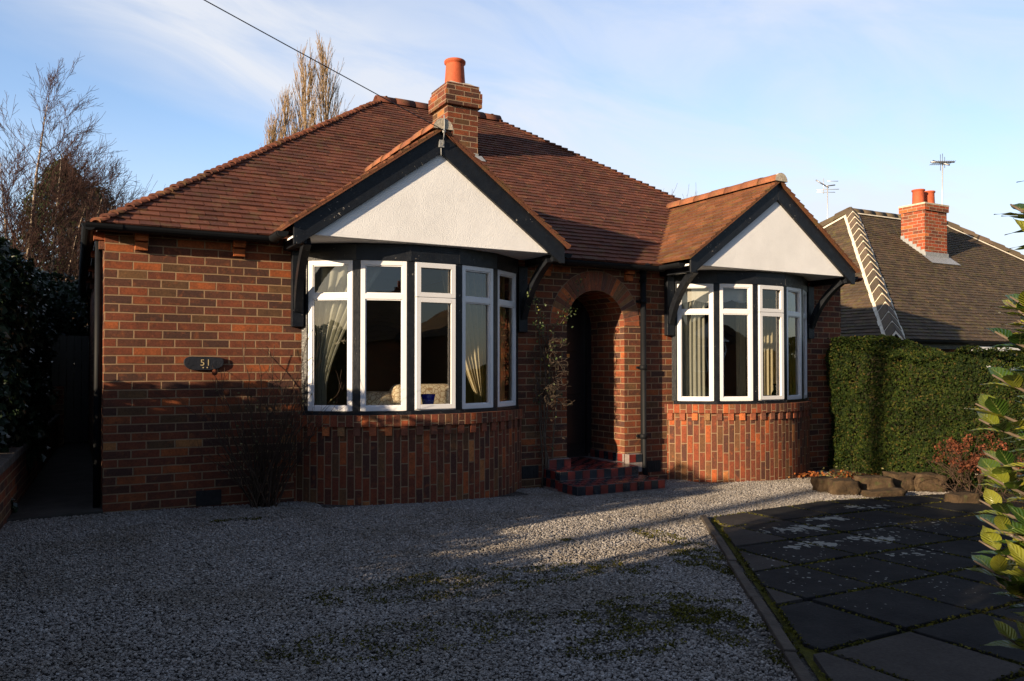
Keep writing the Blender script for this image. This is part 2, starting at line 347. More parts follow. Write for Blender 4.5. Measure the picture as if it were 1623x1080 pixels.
def flag_mat(name,a,b):
    t=NT(name); p=t.pos(); c=t.ramp(t.noise(p,3.2,5,.65),[(.3,a),(.7,b)])
    c=t.mix(1.0,c,t.ramp(t.noise(p,60,3),[(.3,(.8,.8,.8)),(.7,(1.2,1.2,1.2))]),'MULTIPLY')
    vo=t.n('ShaderNodeTexVoronoi'); vo.inputs['Scale'].default_value=17; vo.inputs['Randomness'].default_value=1
    wp=t.n('ShaderNodeVectorMath',operation='ADD'); t.l(p,wp.inputs[0]); ns=t.n('ShaderNodeTexNoise'); ns.inputs['Scale'].default_value=18; t.l(p,ns.inputs['Vector'])
    sc=t.n('ShaderNodeVectorMath',operation='SCALE'); t.l(ns.outputs['Color'],sc.inputs[0]); sc.inputs['Scale'].default_value=.05; t.l(sc.outputs[0],wp.inputs[1]); t.l(wp.outputs[0],vo.inputs['Vector'])
    # lichen only in a few colonies
    tot=None
    for (cx,cy,rx,ry,st) in ((5.35,4.75,.55,.22,1),(5.95,4.95,.35,.18,1),(6.9,5.3,.45,.16,1),(4.95,4.25,.5,.2,1),(5.55,4.2,.4,.22,1),(5.4,3.75,.5,.25,.62),(6.0,3.0,.5,.12,.9),(6.4,3.5,.3,.12,.9),(4.9,2.6,.35,.07,.9),(6.3,4.4,.9,.5,.42),(4.4,3.6,1.4,1.2,.28)):
        s=t.n('ShaderNodeSeparateXYZ'); t.l(p,s.inputs[0])
        dx=t.math('DIVIDE',t.math('SUBTRACT',s.outputs[0],cx),rx); dy=t.math('DIVIDE',t.math('SUBTRACT',s.outputs[1],cy),ry)
        r=t.math('MULTIPLY',t.math('SUBTRACT',1.0,t.math('ADD',t.math('MULTIPLY',dx,dx),t.math('MULTIPLY',dy,dy)),clamp=True),st)
        tot=r if tot is None else t.math('MAXIMUM',tot,r)
    thr=t.math('ADD',t.math('MULTIPLY',tot,.95),-.05)
    big=t.math('MULTIPLY',thr,t.ramp(t.noise(p,5,3),[(.35,(.35,.35,.35)),(.6,(1,1,1))]))
    mk=t.math('LESS_THAN',vo.outputs['Distance'],big)
    wn=t.math('GREATER_THAN',t.noise(p,9,2),.42)
    mk=t.math('MULTIPLY',mk,wn)
    c=t.mix(t.math('MULTIPLY',mk,.85),c,(.24,.24,.215))
    return t.principled(c,.95,t.bump(t.math('ADD',t.noise(p,35,4,.7),t.math('MULTIPLY',mk,.3)),.003),.08)
M['flag']=flag_mat('dark slate flags',(.0105,.0105,.0115),(.024,.0235,.0235))
M['flag_l']=flag_mat('pale cut flags',(.032,.028,.026),(.052,.046,.042))
t=NT('mossy joints'); p=t.pos(); c=t.ramp(t.noise(p,9,5,.7),[(.3,(.018,.018,.005)),(.5,(.055,.054,.009)),(.7,(.11,.10,.016))]); M['joint']=t.principled(c,.95,t.bump(t.noise(p,80,4,.7),.012),.1)

# ------------------------------------------------------------------ ground
def sheet(name,pts,mat,dz,nx=1,kind='structure'):
    mb=MB(); mb.face([(x,y,gz(x)+dz) for x,y in pts]); return mb.build(name,mat,None,kind=kind)
mb=MB()
xs=[-400,-60,-12,-2,-2+1e-3,.2,10.4,11.8,30,400]; ys=[-400,-40,-16,-9,-4,0,7,8,20,60,500]
for i in range(len(xs)-1):
    for j in range(len(ys)-1):
        a,b,c,d=xs[i],xs[i+1],ys[j],ys[j+1]
        mb.face([(a,c,gz(a)-.05),(b,c,gz(b)-.05),(b,d,gz(b)-.05),(a,d,gz(a)-.05)])
mb.build('ground',M['grass'],None,kind='structure')
def strip(name,x0,x1,y0,y1,mat,dz):
    mb=MB(); xx=[x for x in [x0]+[v for v in (-2,-1.999,.2,10.4,11.8) if x0<v<x1]+[x1]]
    for a,b in zip(xx,xx[1:]): mb.face([(a,y0,gz(a)+dz),(b,y0,gz(b)+dz),(b,y1,gz(b)+dz),(a,y1,gz(a)+dz)])
    return mb.build(name,mat,None,kind='structure')
strip('gravel_drive',-1.0,10.2,-3.5,8.3,M['gravel'],-.012)
strip('road',-60,60,-13,-6.6,M['tarmac'],-.02)
strip('pavement',-60,60,-6.5,-4.4,M['concrete'],.0)
mb=MB(); mb.hexa([(-.52,7.62,-.1),(.235,7.75,-.1),(.235,15,-.1),(-.30,15,-.1),(-.52,7.62,.03),(.235,7.75,.03),(.235,15,.03),(-.30,15,.03)])
mb.build('side_path',M['concrete'],None,bevel=.008,kind='structure')

# patio: flags over a mossy bed
def clip(poly,a,b):   # keep side where cross((b-a),(p-a))>=0
    out=[]; f=lambda p:(b[0]-a[0])*(p[1]-a[1])-(b[1]-a[1])*(p[0]-a[0])
    for i in range(len(poly)):
        p,q=poly[i],poly[(i+1)%len(poly)]; fp,fq=f(p),f(q)
        if fp>=0: out.append(p)
        if (fp>=0)!=(fq>=0):
            s=fp/(fp-fq); out.append((p[0]+(q[0]-p[0])*s,p[1]+(q[1]-p[1])*s))
    return out
def area(p): return .5*sum(p[i][0]*p[(i+1)%len(p)][1]-p[(i+1)%len(p)][0]*p[i][1] for i in range(len(p)))
PAT=[(5.05,5.50),(1.0,-.08),(1.0,-2.0),(9.6,-2.0),(9.6,5.15),(8.4,5.60),(6.9,5.78)]
mb=MB(); mb.face([(x,y,gz(x)-.002) for x,y in PAT]); mb.build('patio_bed',M['joint'],None,kind='structure')
th=.045; JT=[]; ct,st_=math.cos(th),math.sin(th); o0=(4.32,3.23); px_,py_=.655,.60
mb=MB(); rr=random.Random(3)
for i in range(-8,10):
    for j in range(-10,5):
        g=.019; q=[(i*px_+g,j*py_+g),((i+1)*px_-g,j*py_+g),((i+1)*px_-g,(j+1)*py_-g),(i*px_+g,(j+1)*py_-g)]
        q=[(o0[0]+x*ct-y*st_+rr.uniform(-.006,.006),o0[1]+x*st_+y*ct+rr.uniform(-.006,.006)) for x,y in q]
        full=abs(area(q)); pin=[(x,y) for x,y in PAT]
        n=len(pin); A=area(pin)
        cx,cy=sum(p[0] for p in pin)/n,sum(p[1] for p in pin)/n
        # inset polygon
        ok=q
        for k in range(n):
            a,b=pin[k],pin[(k+1)%n]
            dx,dy=b[0]-a[0],b[1]-a[1]; L=math.hypot(dx,dy); ins=.035
            nx,ny=-dy/L,dx/L
            if A<0: nx,ny=-nx,-ny
            a2=(a[0]+nx*ins,a[1]+ny*ins); b2=(b[0]+nx*ins,b[1]+ny*ins)
            ok=clip(ok,a2,b2) if A>0 else clip(ok,b2,a2)
            if len(ok)<3: break
        if len(ok)<3 or abs(area(ok))<.006: continue
        cut=abs(area(ok))<full*.66 and ok[0][0]<5.0
        if (i,j)==(-2,-2): cut=True
        h=.018+rr.uniform(-.004,.004); tx,ty=rr.uniform(-.006,.006),rr.uniform(-.006,.006)
        mx_,my_=sum(p[0] for p in ok)/len(ok),sum(p[1] for p in ok)/len(ok)
        top=[(x,y,gz(x)+h+(x-mx_)*tx+(y-my_)*ty) for x,y in ok]
        # bevelled rim
        inner=[(mx_+(x-mx_)*.985,my_+(y-my_)*.985,z+.003) for x,y,z in top]
        mi=1 if cut else 0; mb.face(inner,mi=mi)
        JT.append(top)
        for k in range(len(ok)):
            k2=(k+1)%len(ok); mb.face([top[k],top[k2],inner[k2],inner[k]],mi=mi)
            mb.face([(top[k][0],top[k][1],gz(top[k][0])-.02),(top[k2][0],top[k2][1],gz(top[k2][0])-.02),top[k2],top[k]],mi=mi)
mb.build('patio_paving',[M['flag'],M['flag_l']],None,kind='structure')
P=[]
for top in JT:
    n=len(top)
    for k in range(n):
        a,b=top[k],top[(k+1)%n]; L=math.hypot(b[0]-a[0],b[1]-a[1]); 
        for _ in range(int(L*170)):
            u=rr.random(); o_=abs(rr.gauss(0,.016)); dx,dy=(b[0]-a[0])/L,(b[1]-a[1])/L
            x,y=a[0]+(b[0]-a[0])*u+dy*o_-dy*.008,a[1]+(b[1]-a[1])*u-dx*o_+dx*.008
            if mnoise.noise(Vector((x*3,y*3,5)))>-.28: P.append((x,y,gz(x)+rr.uniform(.004,.022)))
P=np.array(P); V,F=leaf_cloud(P,np.tile([0,0,1.],(len(P),1)),.020,.7,.7); MOSSJ=(V,F)
mb=MB()
ex,ey=(2.67-4.96),(2.37-5.52); L=math.hypot(ex,ey); ex/=L; ey/=L; s=0
rr=random.Random(8)
while s<6.6:
    l=.9; a=(4.97+ex*s,5.54+ey*s); b=(4.97+ex*(s+l-.01),5.54+ey*(s+l-.01)); w=.055; nx,ny=ey,-ex; j=rr.uniform(-.006,.006)
    nx,ny=-nx,-ny
    P=[(a[0]+j,a[1]),(b[0]+j,b[1]),(b[0]+nx*w+j,b[1]+ny*w),(a[0]+nx*w+j,a[1]+ny*w)]
    mb.hexa([(x,y,gz(x)-.06) for x,y in P]+[(x,y,gz(x)+.032+j*.5) for x,y in P]); s+=l
mb.build('kerb_edging',M['kerb'],None,bevel=.006,kind='structure')

# gravel stones
def inside(px,py,poly):
    c=np.zeros(len(px),bool); n=len(poly); j=n-1
    for i in range(n):
        xi,yi=poly[i]; xj,yj=poly[j]
        cond=((yi>py)!=(yj>py))&(px<(xj-xi)*(py-yi)/(yj-yi+1e-12)+xi); c^=cond; j=i
    return c
BC=3.135; BC2=7.72
MOSS=[(3.9,4.05,.30,.55,.9),(2.75,3.45,.6,.28,.75),(2.1,4.4,1.0,.30,.5),(2.95,2.75,.22,.8,.9),(2.3,3.1,.35,.2,.6),(1.2,7.0,.22,.07,.9),(3.3,5.2,.08,.05,1),(1.5,3.6,.8,.25,.35),(3.2,4.3,.25,.2,.4),(4.1,4.9,.15,.5,.5)]
def moss_w(x,y):
    w=np.zeros(len(x))
    for cx,cy,rx,ry,s in MOSS:
        w=np.maximum(w,s*np.clip(1.15-((x-cx)/rx)**2-((y-cy)/ry)**2,0,1))
    return w
NP=270000
# denser close to the camera's view wedge
y=RNG.uniform(1.6,8.0,NP*2); x=RNG.uniform(-.6,9.2,NP*2)
yaw=R(28.7); d=x*math.sin(yaw)+y*math.cos(yaw); r=x*math.cos(yaw)-y*math.sin(yaw)
keep=(np.abs(r/d)<.72)&(d>2.7)
keep&=~inside(x,y,[(p[0]-.05,p[1]+.03) for p in PAT])
keep&=~((y>7.78)&((x<2)|((x>4.2)&(x<6.5))|(x>8.9)))
for c0 in (BC,BC2): keep&=~((np.abs(x-c0)<1.1)&(y>7.3))
keep&=~((x>4.6)&(x<5.75)&(y>7.1))
w=moss_w(x,y)*.95; patch=np.array([mnoise.noise(Vector((a*1.7,b*1.7,3))) for a,b in zip(x[::1],y[::1])])
keep&=RNG.uniform(0,1,len(x))>np.clip(w*.85+np.clip(patch*.5,0,.25),0,.8)
x,y,d=x[keep],y[keep],d[keep]
x,y,d=x[:NP],y[:NP],d[:NP]; n=len(x)
ph=(1+5**.5)/2
ico=np.array([(-1,ph,0),(1,ph,0),(-1,-ph,0),(1,-ph,0),(0,-1,ph),(0,1,ph),(0,-1,-ph),(0,1,-ph),(ph,0,-1),(ph,0,1),(-ph,0,-1),(-ph,0,1)])/1.9
icf=np.array([(0,11,5),(0,5,1),(0,1,7),(0,7,10),(0,10,11),(1,5,9),(5,11,4),(11,10,2),(10,7,6),(7,1,8),(3,9,4),(3,4,2),(3,2,6),(3,6,8),(3,8,9),(4,9,5),(2,4,11),(6,2,10),(8,6,7),(9,8,1)])
s=RNG.uniform(.0038,.0086,n)*RNG.choice([1,1,1,1.35],n)
V=ico[None]*RNG.uniform(.75,1.25,(n,12,1)); V=V*np.stack([s*RNG.uniform(.9,1.4,n),s*RNG.uniform(.7,1,n),s*RNG.uniform(.45,.8,n)],1)[:,None,:]
a=RNG.uniform(0,6.283,n); b=RNG.normal(0,.35,n); ca,sa,cb,sb=np.cos(a),np.sin(a),np.cos(b),np.sin(b)
X=V[...,0].copy();Z=V[...,2].copy(); V[...,0]=X*cb[:,None]+Z*sb[:,None]; V[...,2]=-X*sb[:,None]+Z*cb[:,None]
X=V[...,0].copy();Y=V[...,1].copy(); V[...,0]=X*ca[:,None]-Y*sa[:,None]; V[...,1]=X*sa[:,None]+Y*ca[:,None]
V[...,0]+=x[:,None];V[...,1]+=y[:,None];V[...,2]+=(-.022*(x-.2)-.008+RNG.uniform(0,.012,n))[:,None]
o=np_mesh('gravel',V.reshape(-1,3),(icf[None]+np.arange(n)[:,None,None]*12).reshape(-1,3),M['pebble'])
tag(o,None,None,None,'stuff'); o['label']='pale limestone gravel chips covering the drive'
# moss tufts among gravel + on joints
P=[]
for cx,cy,rx,ry,s_ in MOSS:
    k=int(9500*rx*ry*4*s_)+40
    u=RNG.uniform(-1,1,(k,2)); u=u[(u**2).sum(1)<1]; q=np.stack([cx+u[:,0]*rx,cy+u[:,1]*ry],1)
    nz=np.array([mnoise.noise(Vector((a*7,b*7,1))) for a,b in q]); q=q[nz>-.05]; P.append(q)
P=np.concatenate(P); P=P[~inside(P[:,0],P[:,1],PAT)]
P=np.c_[P,-.022*(P[:,0]-.2)+RNG.uniform(0,.012,len(P))]
Nn=np.tile([0,0,1.],(len(P),1)); V,F=leaf_cloud(P,Nn,.016,.6,.8); F=np.concatenate([F,MOSSJ[1]+len(V)]); V=np.concatenate([V,MOSSJ[0]])
o=np_mesh('moss',V,F,M['moss']); tag(o,None,None,None,'stuff'); o['label']='olive moss growing between the gravel and in the paving joints'

# ------------------------------------------------------------------ roof tiling
def tiled(name,poly,O,U,Vv,mat,parent,gauge=.1,tw=.165,thick=.014,seed=1,jit=.004):
    """poly (u,v) convex ccw on the roof plane; O origin; U along the eaves, Vv up the slope"""
    rr=random.Random(seed); O=Vector(O); U=Vector(U).normalized(); Vv=Vector(Vv).normalized(); N=U.cross(Vv)
    mb=MB(); us=[p[0] for p in poly]; vs=[p[1] for p in poly]
    mb.face([O+U*a+Vv*b-N*.006 for a,b in poly])
    mb.face([O+U*a+Vv*b-N*.022 for a,b in reversed(poly)])
    for i in range(len(poly)):
        p,q=poly[i],poly[(i+1)%len(poly)]
        mb.face([O+U*p[0]+Vv*p[1]-N*.022,O+U*q[0]+Vv*q[1]-N*.022,O+U*q[0]+Vv*q[1]-N*.006,O+U*p[0]+Vv*p[1]-N*.006])
    k=math.floor(min(vs)/gauge)
    while k*gauge<max(vs):
        v0=k*gauge; v1=v0+gauge; u=min(us)-tw+(tw/2 if k%2 else 0)+rr.uniform(-.01,.01)
        rowdip=rr.uniform(-.002,.002)
        while u<max(us):
            g=.0022; q=[(u+g,v0+rr.uniform(-jit,jit)),(u+tw-g,v0+rr.uniform(-jit,jit)),(u+tw-g,v1+.01),(u+g,v1+.01)]; vb=v0
            for i in range(len(poly)):
                q=clip(q,poly[i],poly[(i+1)%len(poly)])
                if len(q)<3: break
            if len(q)>=3 and abs(area(q))>1e-4:
                t=thick+rr.uniform(-.003,.004)+rowdip; tl=rr.uniform(-.012,.012)
                hh=lambda p:max(.001,t*(1-(p[1]-v0)/gauge)+.002+(p[0]-u-tw/2)*tl)
                top=[O+U*p[0]+Vv*p[1]+N*hh(p) for p in q]; bot=[O+U*p[0]+Vv*p[1]-N*.004 for p in q]
                b=len(mb.v); n=len(q)
                mb.v+= [tuple(p) for p in top+bot]
                mb.f.append(tuple(range(b,b+n))); mb.uv.append([(p[0],p[1]) for p in q]); mb.m.append(0); mb.sm.append(False)
                for i in range(n):
                    j=(i+1)%n; mb.f.append((b+n+i,b+n+j,b+j,b+i)); mb.uv.append([(0,0)]*4); mb.m.append(0); mb.sm.append(False)
            u+=tw
        k+=1
    return mb.build(name,mat,parent)
def ridge_tiles(a,b,rad,seg,mb,rr,end_disc=None,sink=.35,overlap=.012):
    a,b=Vector(a),Vector(b); d=(b-a); L=d.length; d.normalize(); side=d.cross(Vector((0,0,1))).normalized(); up=side.cross(d)
    n=max(1,round(L/seg)); n_a=9
    for i in range(n):
        s0,s1=L*i/n,L*(i+1)/n-.004; r0=rad*rr.uniform(.97,1.03)+.006*(i%2)
        ring=[]
        j=rr.uniform(-.004,.004)
        for s,r in ((s0,r0),(s1,r0)):
            for rad_ in (r,r-.015):
                ring.append([a+d*s+side*math.cos(math.pi*k/(n_a-1))*rad_*1.05+up*(math.sin(math.pi*k/(n_a-1))*rad_-rad*sink+j) for k in range(n_a)])
        base=len(mb.v)
        for q in ring: mb.v+=[tuple(p) for p in q]
        def qd(r1,r2,fl=False,sm=True):
            for k in range(n_a-1):
                f=(base+r1*n_a+k,base+r1*n_a+k+1,base+r2*n_a+k+1,base+r2*n_a+k)
                mb.f.append(f[::-1] if fl else f); mb.uv.append([(0,0)]*4); mb.m.append(0); mb.sm.append(sm)
        qd(0,2); qd(1,3,True); qd(0,1,True,False); qd(2,3,False,False)
    if end_disc is not None:
        pts=[a-d*.002+side*math.cos(math.pi*k/(n_a-1))*rad+up*(math.sin(math.pi*k/(n_a-1))*rad-rad*sink) for k in range(n_a)]
        end_disc.face(pts); end_disc.face([p+d*.03 for p in reversed(pts)])
        for k in range(n_a):
            k2=(k+1)%n_a; end_disc.face([pts[k],pts[k2],pts[k2]+d*.03,pts[k]+d*.03])
def bonnets(a,b,step,rad,mb,rr,squash=1.0):
    a,b=Vector(a),Vector(b); d=b-a; L=d.length; d.normalize(); side=d.cross(Vector((0,0,1))).normalized(); up=side.cross(d); s=0; n_a=7
    while s<L-.03:
        base=len(mb.v); lift=rr.uniform(-.004,.006); sw=rr.uniform(-.008,.008)
        for q,(ds,rr_,hh) in enumerate(((-.02,rad,.030),(step+.03,rad*.7,.0),(-.02,rad-.012,.016),(step+.03,rad*.7-.012,-.012))):
            for k in range(n_a):
                an=math.pi*k/(n_a-1); mb.v.append(tuple(a+d*(s+ds)+side*(math.cos(an)*rr_+sw)+up*(math.sin(an)*rr_*.62*squash+hh-rad*.30+lift)))
        for r1,r2,fl in ((0,1,False),(2,3,True),(0,2,True)):
            for k in range(n_a-1):
                f=(base+r1*n_a+k,base+r1*n_a+k+1,base+r2*n_a+k+1,base+r2*n_a+k); mb.f.append(f[::-1] if fl else f); mb.uv.append([(0,0)]*4); mb.m.append(0); mb.sm.append(r2!=2)
        s+=step

# ------------------------------------------------------------------ THE BUNGALOW
WX0,WX1,WY,WYB=.232,9.64,7.8,15.4
ET=2.49; EY=7.66; PT=.72; RZ=5.30; RY=EY+(RZ-ET)/PT; LX=.17; RXx=9.88
ridgeL=LX+(RY-EY); ridgeR=RXx-(RY-EY); BY=2*RY-EY
WT=2.50
house=empty('brick_bungalow',(5,11,0),'red brick bungalow with two bow windows under white gables and a brown tiled hipped roof','house')
AX0,AX1=4.99,5.81; AC=(AX0+AX1)/2; AR=(AX1-AX0)/2; AZ=1.75
OP=[(BC-1.13,BC+1.13),(BC2-1.13,BC2+1.13)]
mb=MB(); zb=-.4
for a,b in ((WX0,OP[0][0]),(OP[0][1],AX0),(AX1,OP[1][0]),(OP[1][1],WX1)): mb.box(a,b,WY,WY+.25,zb,WT)
for a,b in OP: mb.box(a,b,WY+.02,WY+.25,2.44,WT); mb.box(a,b,WY+.02,WY+.25,zb,.10)
NA=20; arch=[(AC-AR*math.cos(math.pi*k/NA),AZ+AR*math.sin(math.pi*k/NA)) for k in range(NA+1)]
for k in range(NA):
    (a,za),(b,zb2)=arch[k],arch[k+1]
    mb.face([(a,WY,za),(b,WY,zb2),(b,WY,WT),(a,WY,WT)])
    mb.face([(a,WY,za),(a,8.5,za),(b,8.5,zb2),(b,WY,zb2)],uv=[(0,k*.06),(.7,k*.06),(.7,k*.06+.06),(0,k*.06+.06)])
mb.box(WX0,WX0+.25,WY+.25,WYB,zb,WT); mb.box(WX1-.25,WX1,WY+.25,WYB,zb,WT); mb.box(WX0+.25,WX1-.25,WYB-.25,WYB,zb,WT)
mb.box(AX1,AX1+.12,WY+.25,8.62,zb,WT); mb.box(AX0-.12,AX0,WY+.25,8.62,zb,WT)
walls=mb.build('wall',M['brick'],house)
# voussoir ring
mb=MB(); NV=29; rr=random.Random(4)
for k in range(NV):
    a0=math.pi*(k+.07)/NV; a1=math.pi*(k+.93)/NV; r0,r1=AR+.004,AR+.222+rr.uniform(-.004,.004); pr=.006+rr.uniform(0,.003)
    P=[(AC-r0*math.cos(a0),AZ+r0*math.sin(a0)),(AC-r0*math.cos(a1),AZ+r0*math.sin(a1)),(AC-r1*math.cos(a1),AZ+r1*math.sin(a1)),(AC-r1*math.cos(a0),AZ+r1*math.sin(a0))]
    base=len(mb.v); mb.v+=[(x,WY-pr,z) for x,z in P]+[(x,WY+.02,z) for x,z in P]
    for f in ((0,3,2,1),(4,5,6,7),(0,1,5,4),(1,2,6,5),(2,3,7,6),(3,0,4,7)):
        mb.f.append(tuple(base+i for i in f)); mb.uv.append([(0,0)]*4); mb.m.append(0); mb.sm.append(False)
archo=mb.build('brick_arch',M['brick_isl'],house)
mb=MB()
r0,r1=AR-.0,AR+.232
for k in range(NA):
    a0,a1=math.pi*k/NA,math.pi*(k+1)/NA
    P=[(AC-r*math.cos(a),WY-.003,AZ+r*math.sin(a)) for r,a in ((r0,a0),(r0,a1),(r1,a1),(r1,a0))]; mb.face(P)
mb.build('arch_mortar',M['mortar'],archo)
# porch: floor, ceiling, door
mb=MB(); mb.box(AX0,AX1,8.5,8.56,2.02,2.3); mb.box(AX0,AX0+.06,8.5,8.56,.16,2.02); mb.box(AX1-.06,AX1,8.5,8.56,.16,2.02); mb.box(AX0-.1,AX1+.1,8.56,8.62,.0,2.4)
door=mb.build('front_door',M['door'],house)
mb=MB()
for z0,z1 in ((.28,.8),(.9,1.35),(1.45,1.9)):
    for a,b in ((AX0+.12,AC-.03),(AC+.03,AX1-.12)):
        mb.box(a,b,8.548,8.559,z0,z1)
mb.build('panel',M['door'],door,bevel=.006)
mb=MB(); mb.box(AC-.11,AC+.11,8.545,8.557,1.38,1.42); mb.build('letter_plate',M['brass'],door,bevel=.003)
mb=MB(); mb.lathe((0,0,0),[(0.0,0),(.018,0),(.012,.02),(.026,.035),(.024,.055),(0,.06)],12)
mb.v=[(AX0+.13+v[0],8.555-v[2],1.15+v[1]) for v in mb.v]; mb.build('knob',M['brass'],door)

# doorsteps of checkered quarry tiles
def tile_face(mb,o,u,v,nu,nv,par,depth=.006,s=.0965,g=.005):
    o,u,v=Vector(o),Vector(u),Vector(v); n=u.cross(v)
    for i in range(nu):
        for j in range(nv):
            a=o+u*(i*s+g/2)+v*(j*s+g/2); w=s-g
            q=[a,a+u*w,a+u*w+v*w,a+v*w]; t=[p+n*depth for p in q]; mi=1+((i+j+par)%2)
            mb.face(t,mi=mi)
            for k in range(4): mb.face([q[k],q[(k+1)%4],t[(k+1)%4],t[k]],mi=mi)
step=tag(MB().build('doorstep',[M['grout']],house))
def step_block(name,x0,nx,y0,ny,z0,z1):
    mb=MB(); s=.0965; x1=x0+nx*s; y1=y0+ny*s
    mb.box(x0,x1,y0,y1,z0-.3,z1)
    tile_face(mb,(x0,y0,z1),(1,0,0),(0,1,0),nx,ny,0)
    tile_face(mb,(x0,y0,z1-.0965),(1,0,0),(0,0,1),nx,1,1)
    tile_face(mb,(x0,y1,z1-.0965),(0,-1,0),(0,0,1),ny,1,0)
    tile_face(mb,(x1,y0,z1-.0965),(0,1,0),(0,0,1),ny,1,0)
    if z1>.05: tile_face(mb,(x0,y1,z1-.193),(0,-1,0),(0,0,1),ny,1,1)
    return mb.build(name,[M['grout'],M['qred'],M['qblack']],step)
step_block('tread',4.63,12,7.03,4,-.1,.005)
step_block('tread',4.66,11,7.42,4,0,.112)
mb=MB(); mb.box(AX0,AX1,7.8,8.56,-.3,.112); tile_face(mb,(AX0+.0,7.806,.112),(1,0,0),(0,1,0),7,7,1); mb.build('porch_floor',[M['grout'],M['qred'],M['qblack']],step)
mb=MB()
for x0,nx in ((4.70,3),(AX1+.004,2)):
    x1=x0+nx*.0965; y0=WY-.085
    if x0>5.5: x1=x0+.0965*2
    mb.box(x0,x1,y0,WY,0,.212); tile_face(mb,(x0,y0,.1155),(1,0,0),(0,0,1),nx,1,0); tile_face(mb,(x0,WY-.0,.1155),(0,-1,0),(0,0,1),0,1,1)
mb.box(AX1-.012,AX1-.002,WY,8.56,.112,.212)
tile_face(mb,(AX1-.012,8.5,.1155),(0,-1,0),(0,0,1),7,1,0)
mb.build('skirting_tiles',[M['grout'],M['qred'],M['qblack']],step)

# corbel bricks under the eaves
rr=random.Random(2)
def corbel(x,y0=WY,flip=False):
    mb=MB()
    for (z,pr) in ((2.325,.045),(2.405,.085)):
        mb.box(x-.052,x+.052,y0-pr,y0+.02,z-.035,z+.035)
    return mb.build('corbel',M['corbel'],house,bevel=.003)
for x in (.52,1.35,4.70,5.86): corbel(x)
for y in (7.9,9.2,10.6,12):
    mb=MB(); mb.box(WX0-.045,WX0+.02,y-.05,y+.05,2.29,2.36); mb.box(WX0-.085,WX0+.02,y-.05,y+.05,2.37,2.44); mb.build('corbel',M['brick_isl'],house,bevel=.003)
# air bricks
for x,z in ((1.10,.06),(4.50,.08),(6.25,.04)):
    mb=MB(); mb.box(x-.11,x+.11,WY-.004,WY+.02,z-.07,z+.07)
    for i in range(7):
        for j in range(3): pass
    a=mb.build('air_brick',M['vent'],house)
    mb=MB()
    for i in range(6): mb.box(x-.10+i*.036,x-.10+i*.036+.012,WY-.009,WY-.004,z-.06,z+.06)
    mb.build('grille',M['vent'],a)
# number plaque
mb=MB(); cx,cz=1.048,1.298; pts=[]
for k in range(26):
    a=2*math.pi*k/26; xx=math.copysign(abs(math.cos(a))**.55,math.cos(a))*.172; zz=math.copysign(abs(math.sin(a))**.8,math.sin(a))*.062*(1+.07*math.sin(3*a+1))
    pts.append((cx+xx,cz+zz+.005*math.cos(2*a)))
pl=MB(); pl.prism(pts,WY-.028,WY-.002); plaque=pl.build('number_plaque',M['plaque'],house,bevel=.004)
def text_mesh(body,x,z,size,y,mat,parent,name):
    cu=bpy.data.curves.new(name,'FONT'); cu.body=body; cu.size=size; cu.extrude=.002; cu.align_x='CENTER'; cu.align_y='CENTER'; cu.space_character=1.25
    tmp=bpy.data.objects.new('tmp',cu); C.objects.link(tmp); dg=bpy.context.evaluated_depsgraph_get(); me=bpy.data.meshes.new_from_object(tmp.evaluated_get(dg))
    bpy.data.objects.remove(tmp); me.transform(Matrix.Rotation(R(90),4,'X')); off=Vector((0,0,0)); q=parent
    while q is not None: off+=q.location; q=q.parent
    me.transform(Matrix.Translation(Vector((x,y,z))-off)); me.materials.clear(); me.materials.append(mat)
    o=bpy.data.objects.new(name,me); C.objects.link(o); o.parent=parent; return o
text_mesh('51',cx+.012,cz-.002,.082,WY-.0295,M['digit'],plaque,'digits')
mb=MB()
for dx in (-.055,.045): mb.tube([(cx+.012+dx*.35,WY-.028,cz-.045),(cx+.012+dx*.35,WY-.034,cz-.045)],.006,8)
mb.build('screws',M['digit'],plaque)
# downpipe
mb=MB(); mb.tube([(6.045,7.735,2.40),(6.045,7.735,.06),(6.045,7.69,-.06)],.036,12)
dp=mb.build('downpipe',M['black_pvc'],house)
for z in (.42,1.25,2.05):
  mb=MB(); mb.tube([(6.045,7.735,z-.03),(6.045,7.735,z+.03)],.045,12); mb.box(5.985,6.105,7.775,7.80,z-.014,z+.014)
  mb.build('pipe_clip',M['black_pvc'],dp)
mb=MB(); mb.tube([(6.045,7.735,2.28),(6.045,7.735,2.42),(6.045,7.63,2.46)],.048,12); mb.build('hopper_joint',M['black_pvc'],dp)
# dark side downpipe at the left corner
mb=MB(); mb.tube([(.19,7.93,2.38),(.19,7.93,.03)],.032,10); mb.build('downpipe',M['black_pvc'],house)

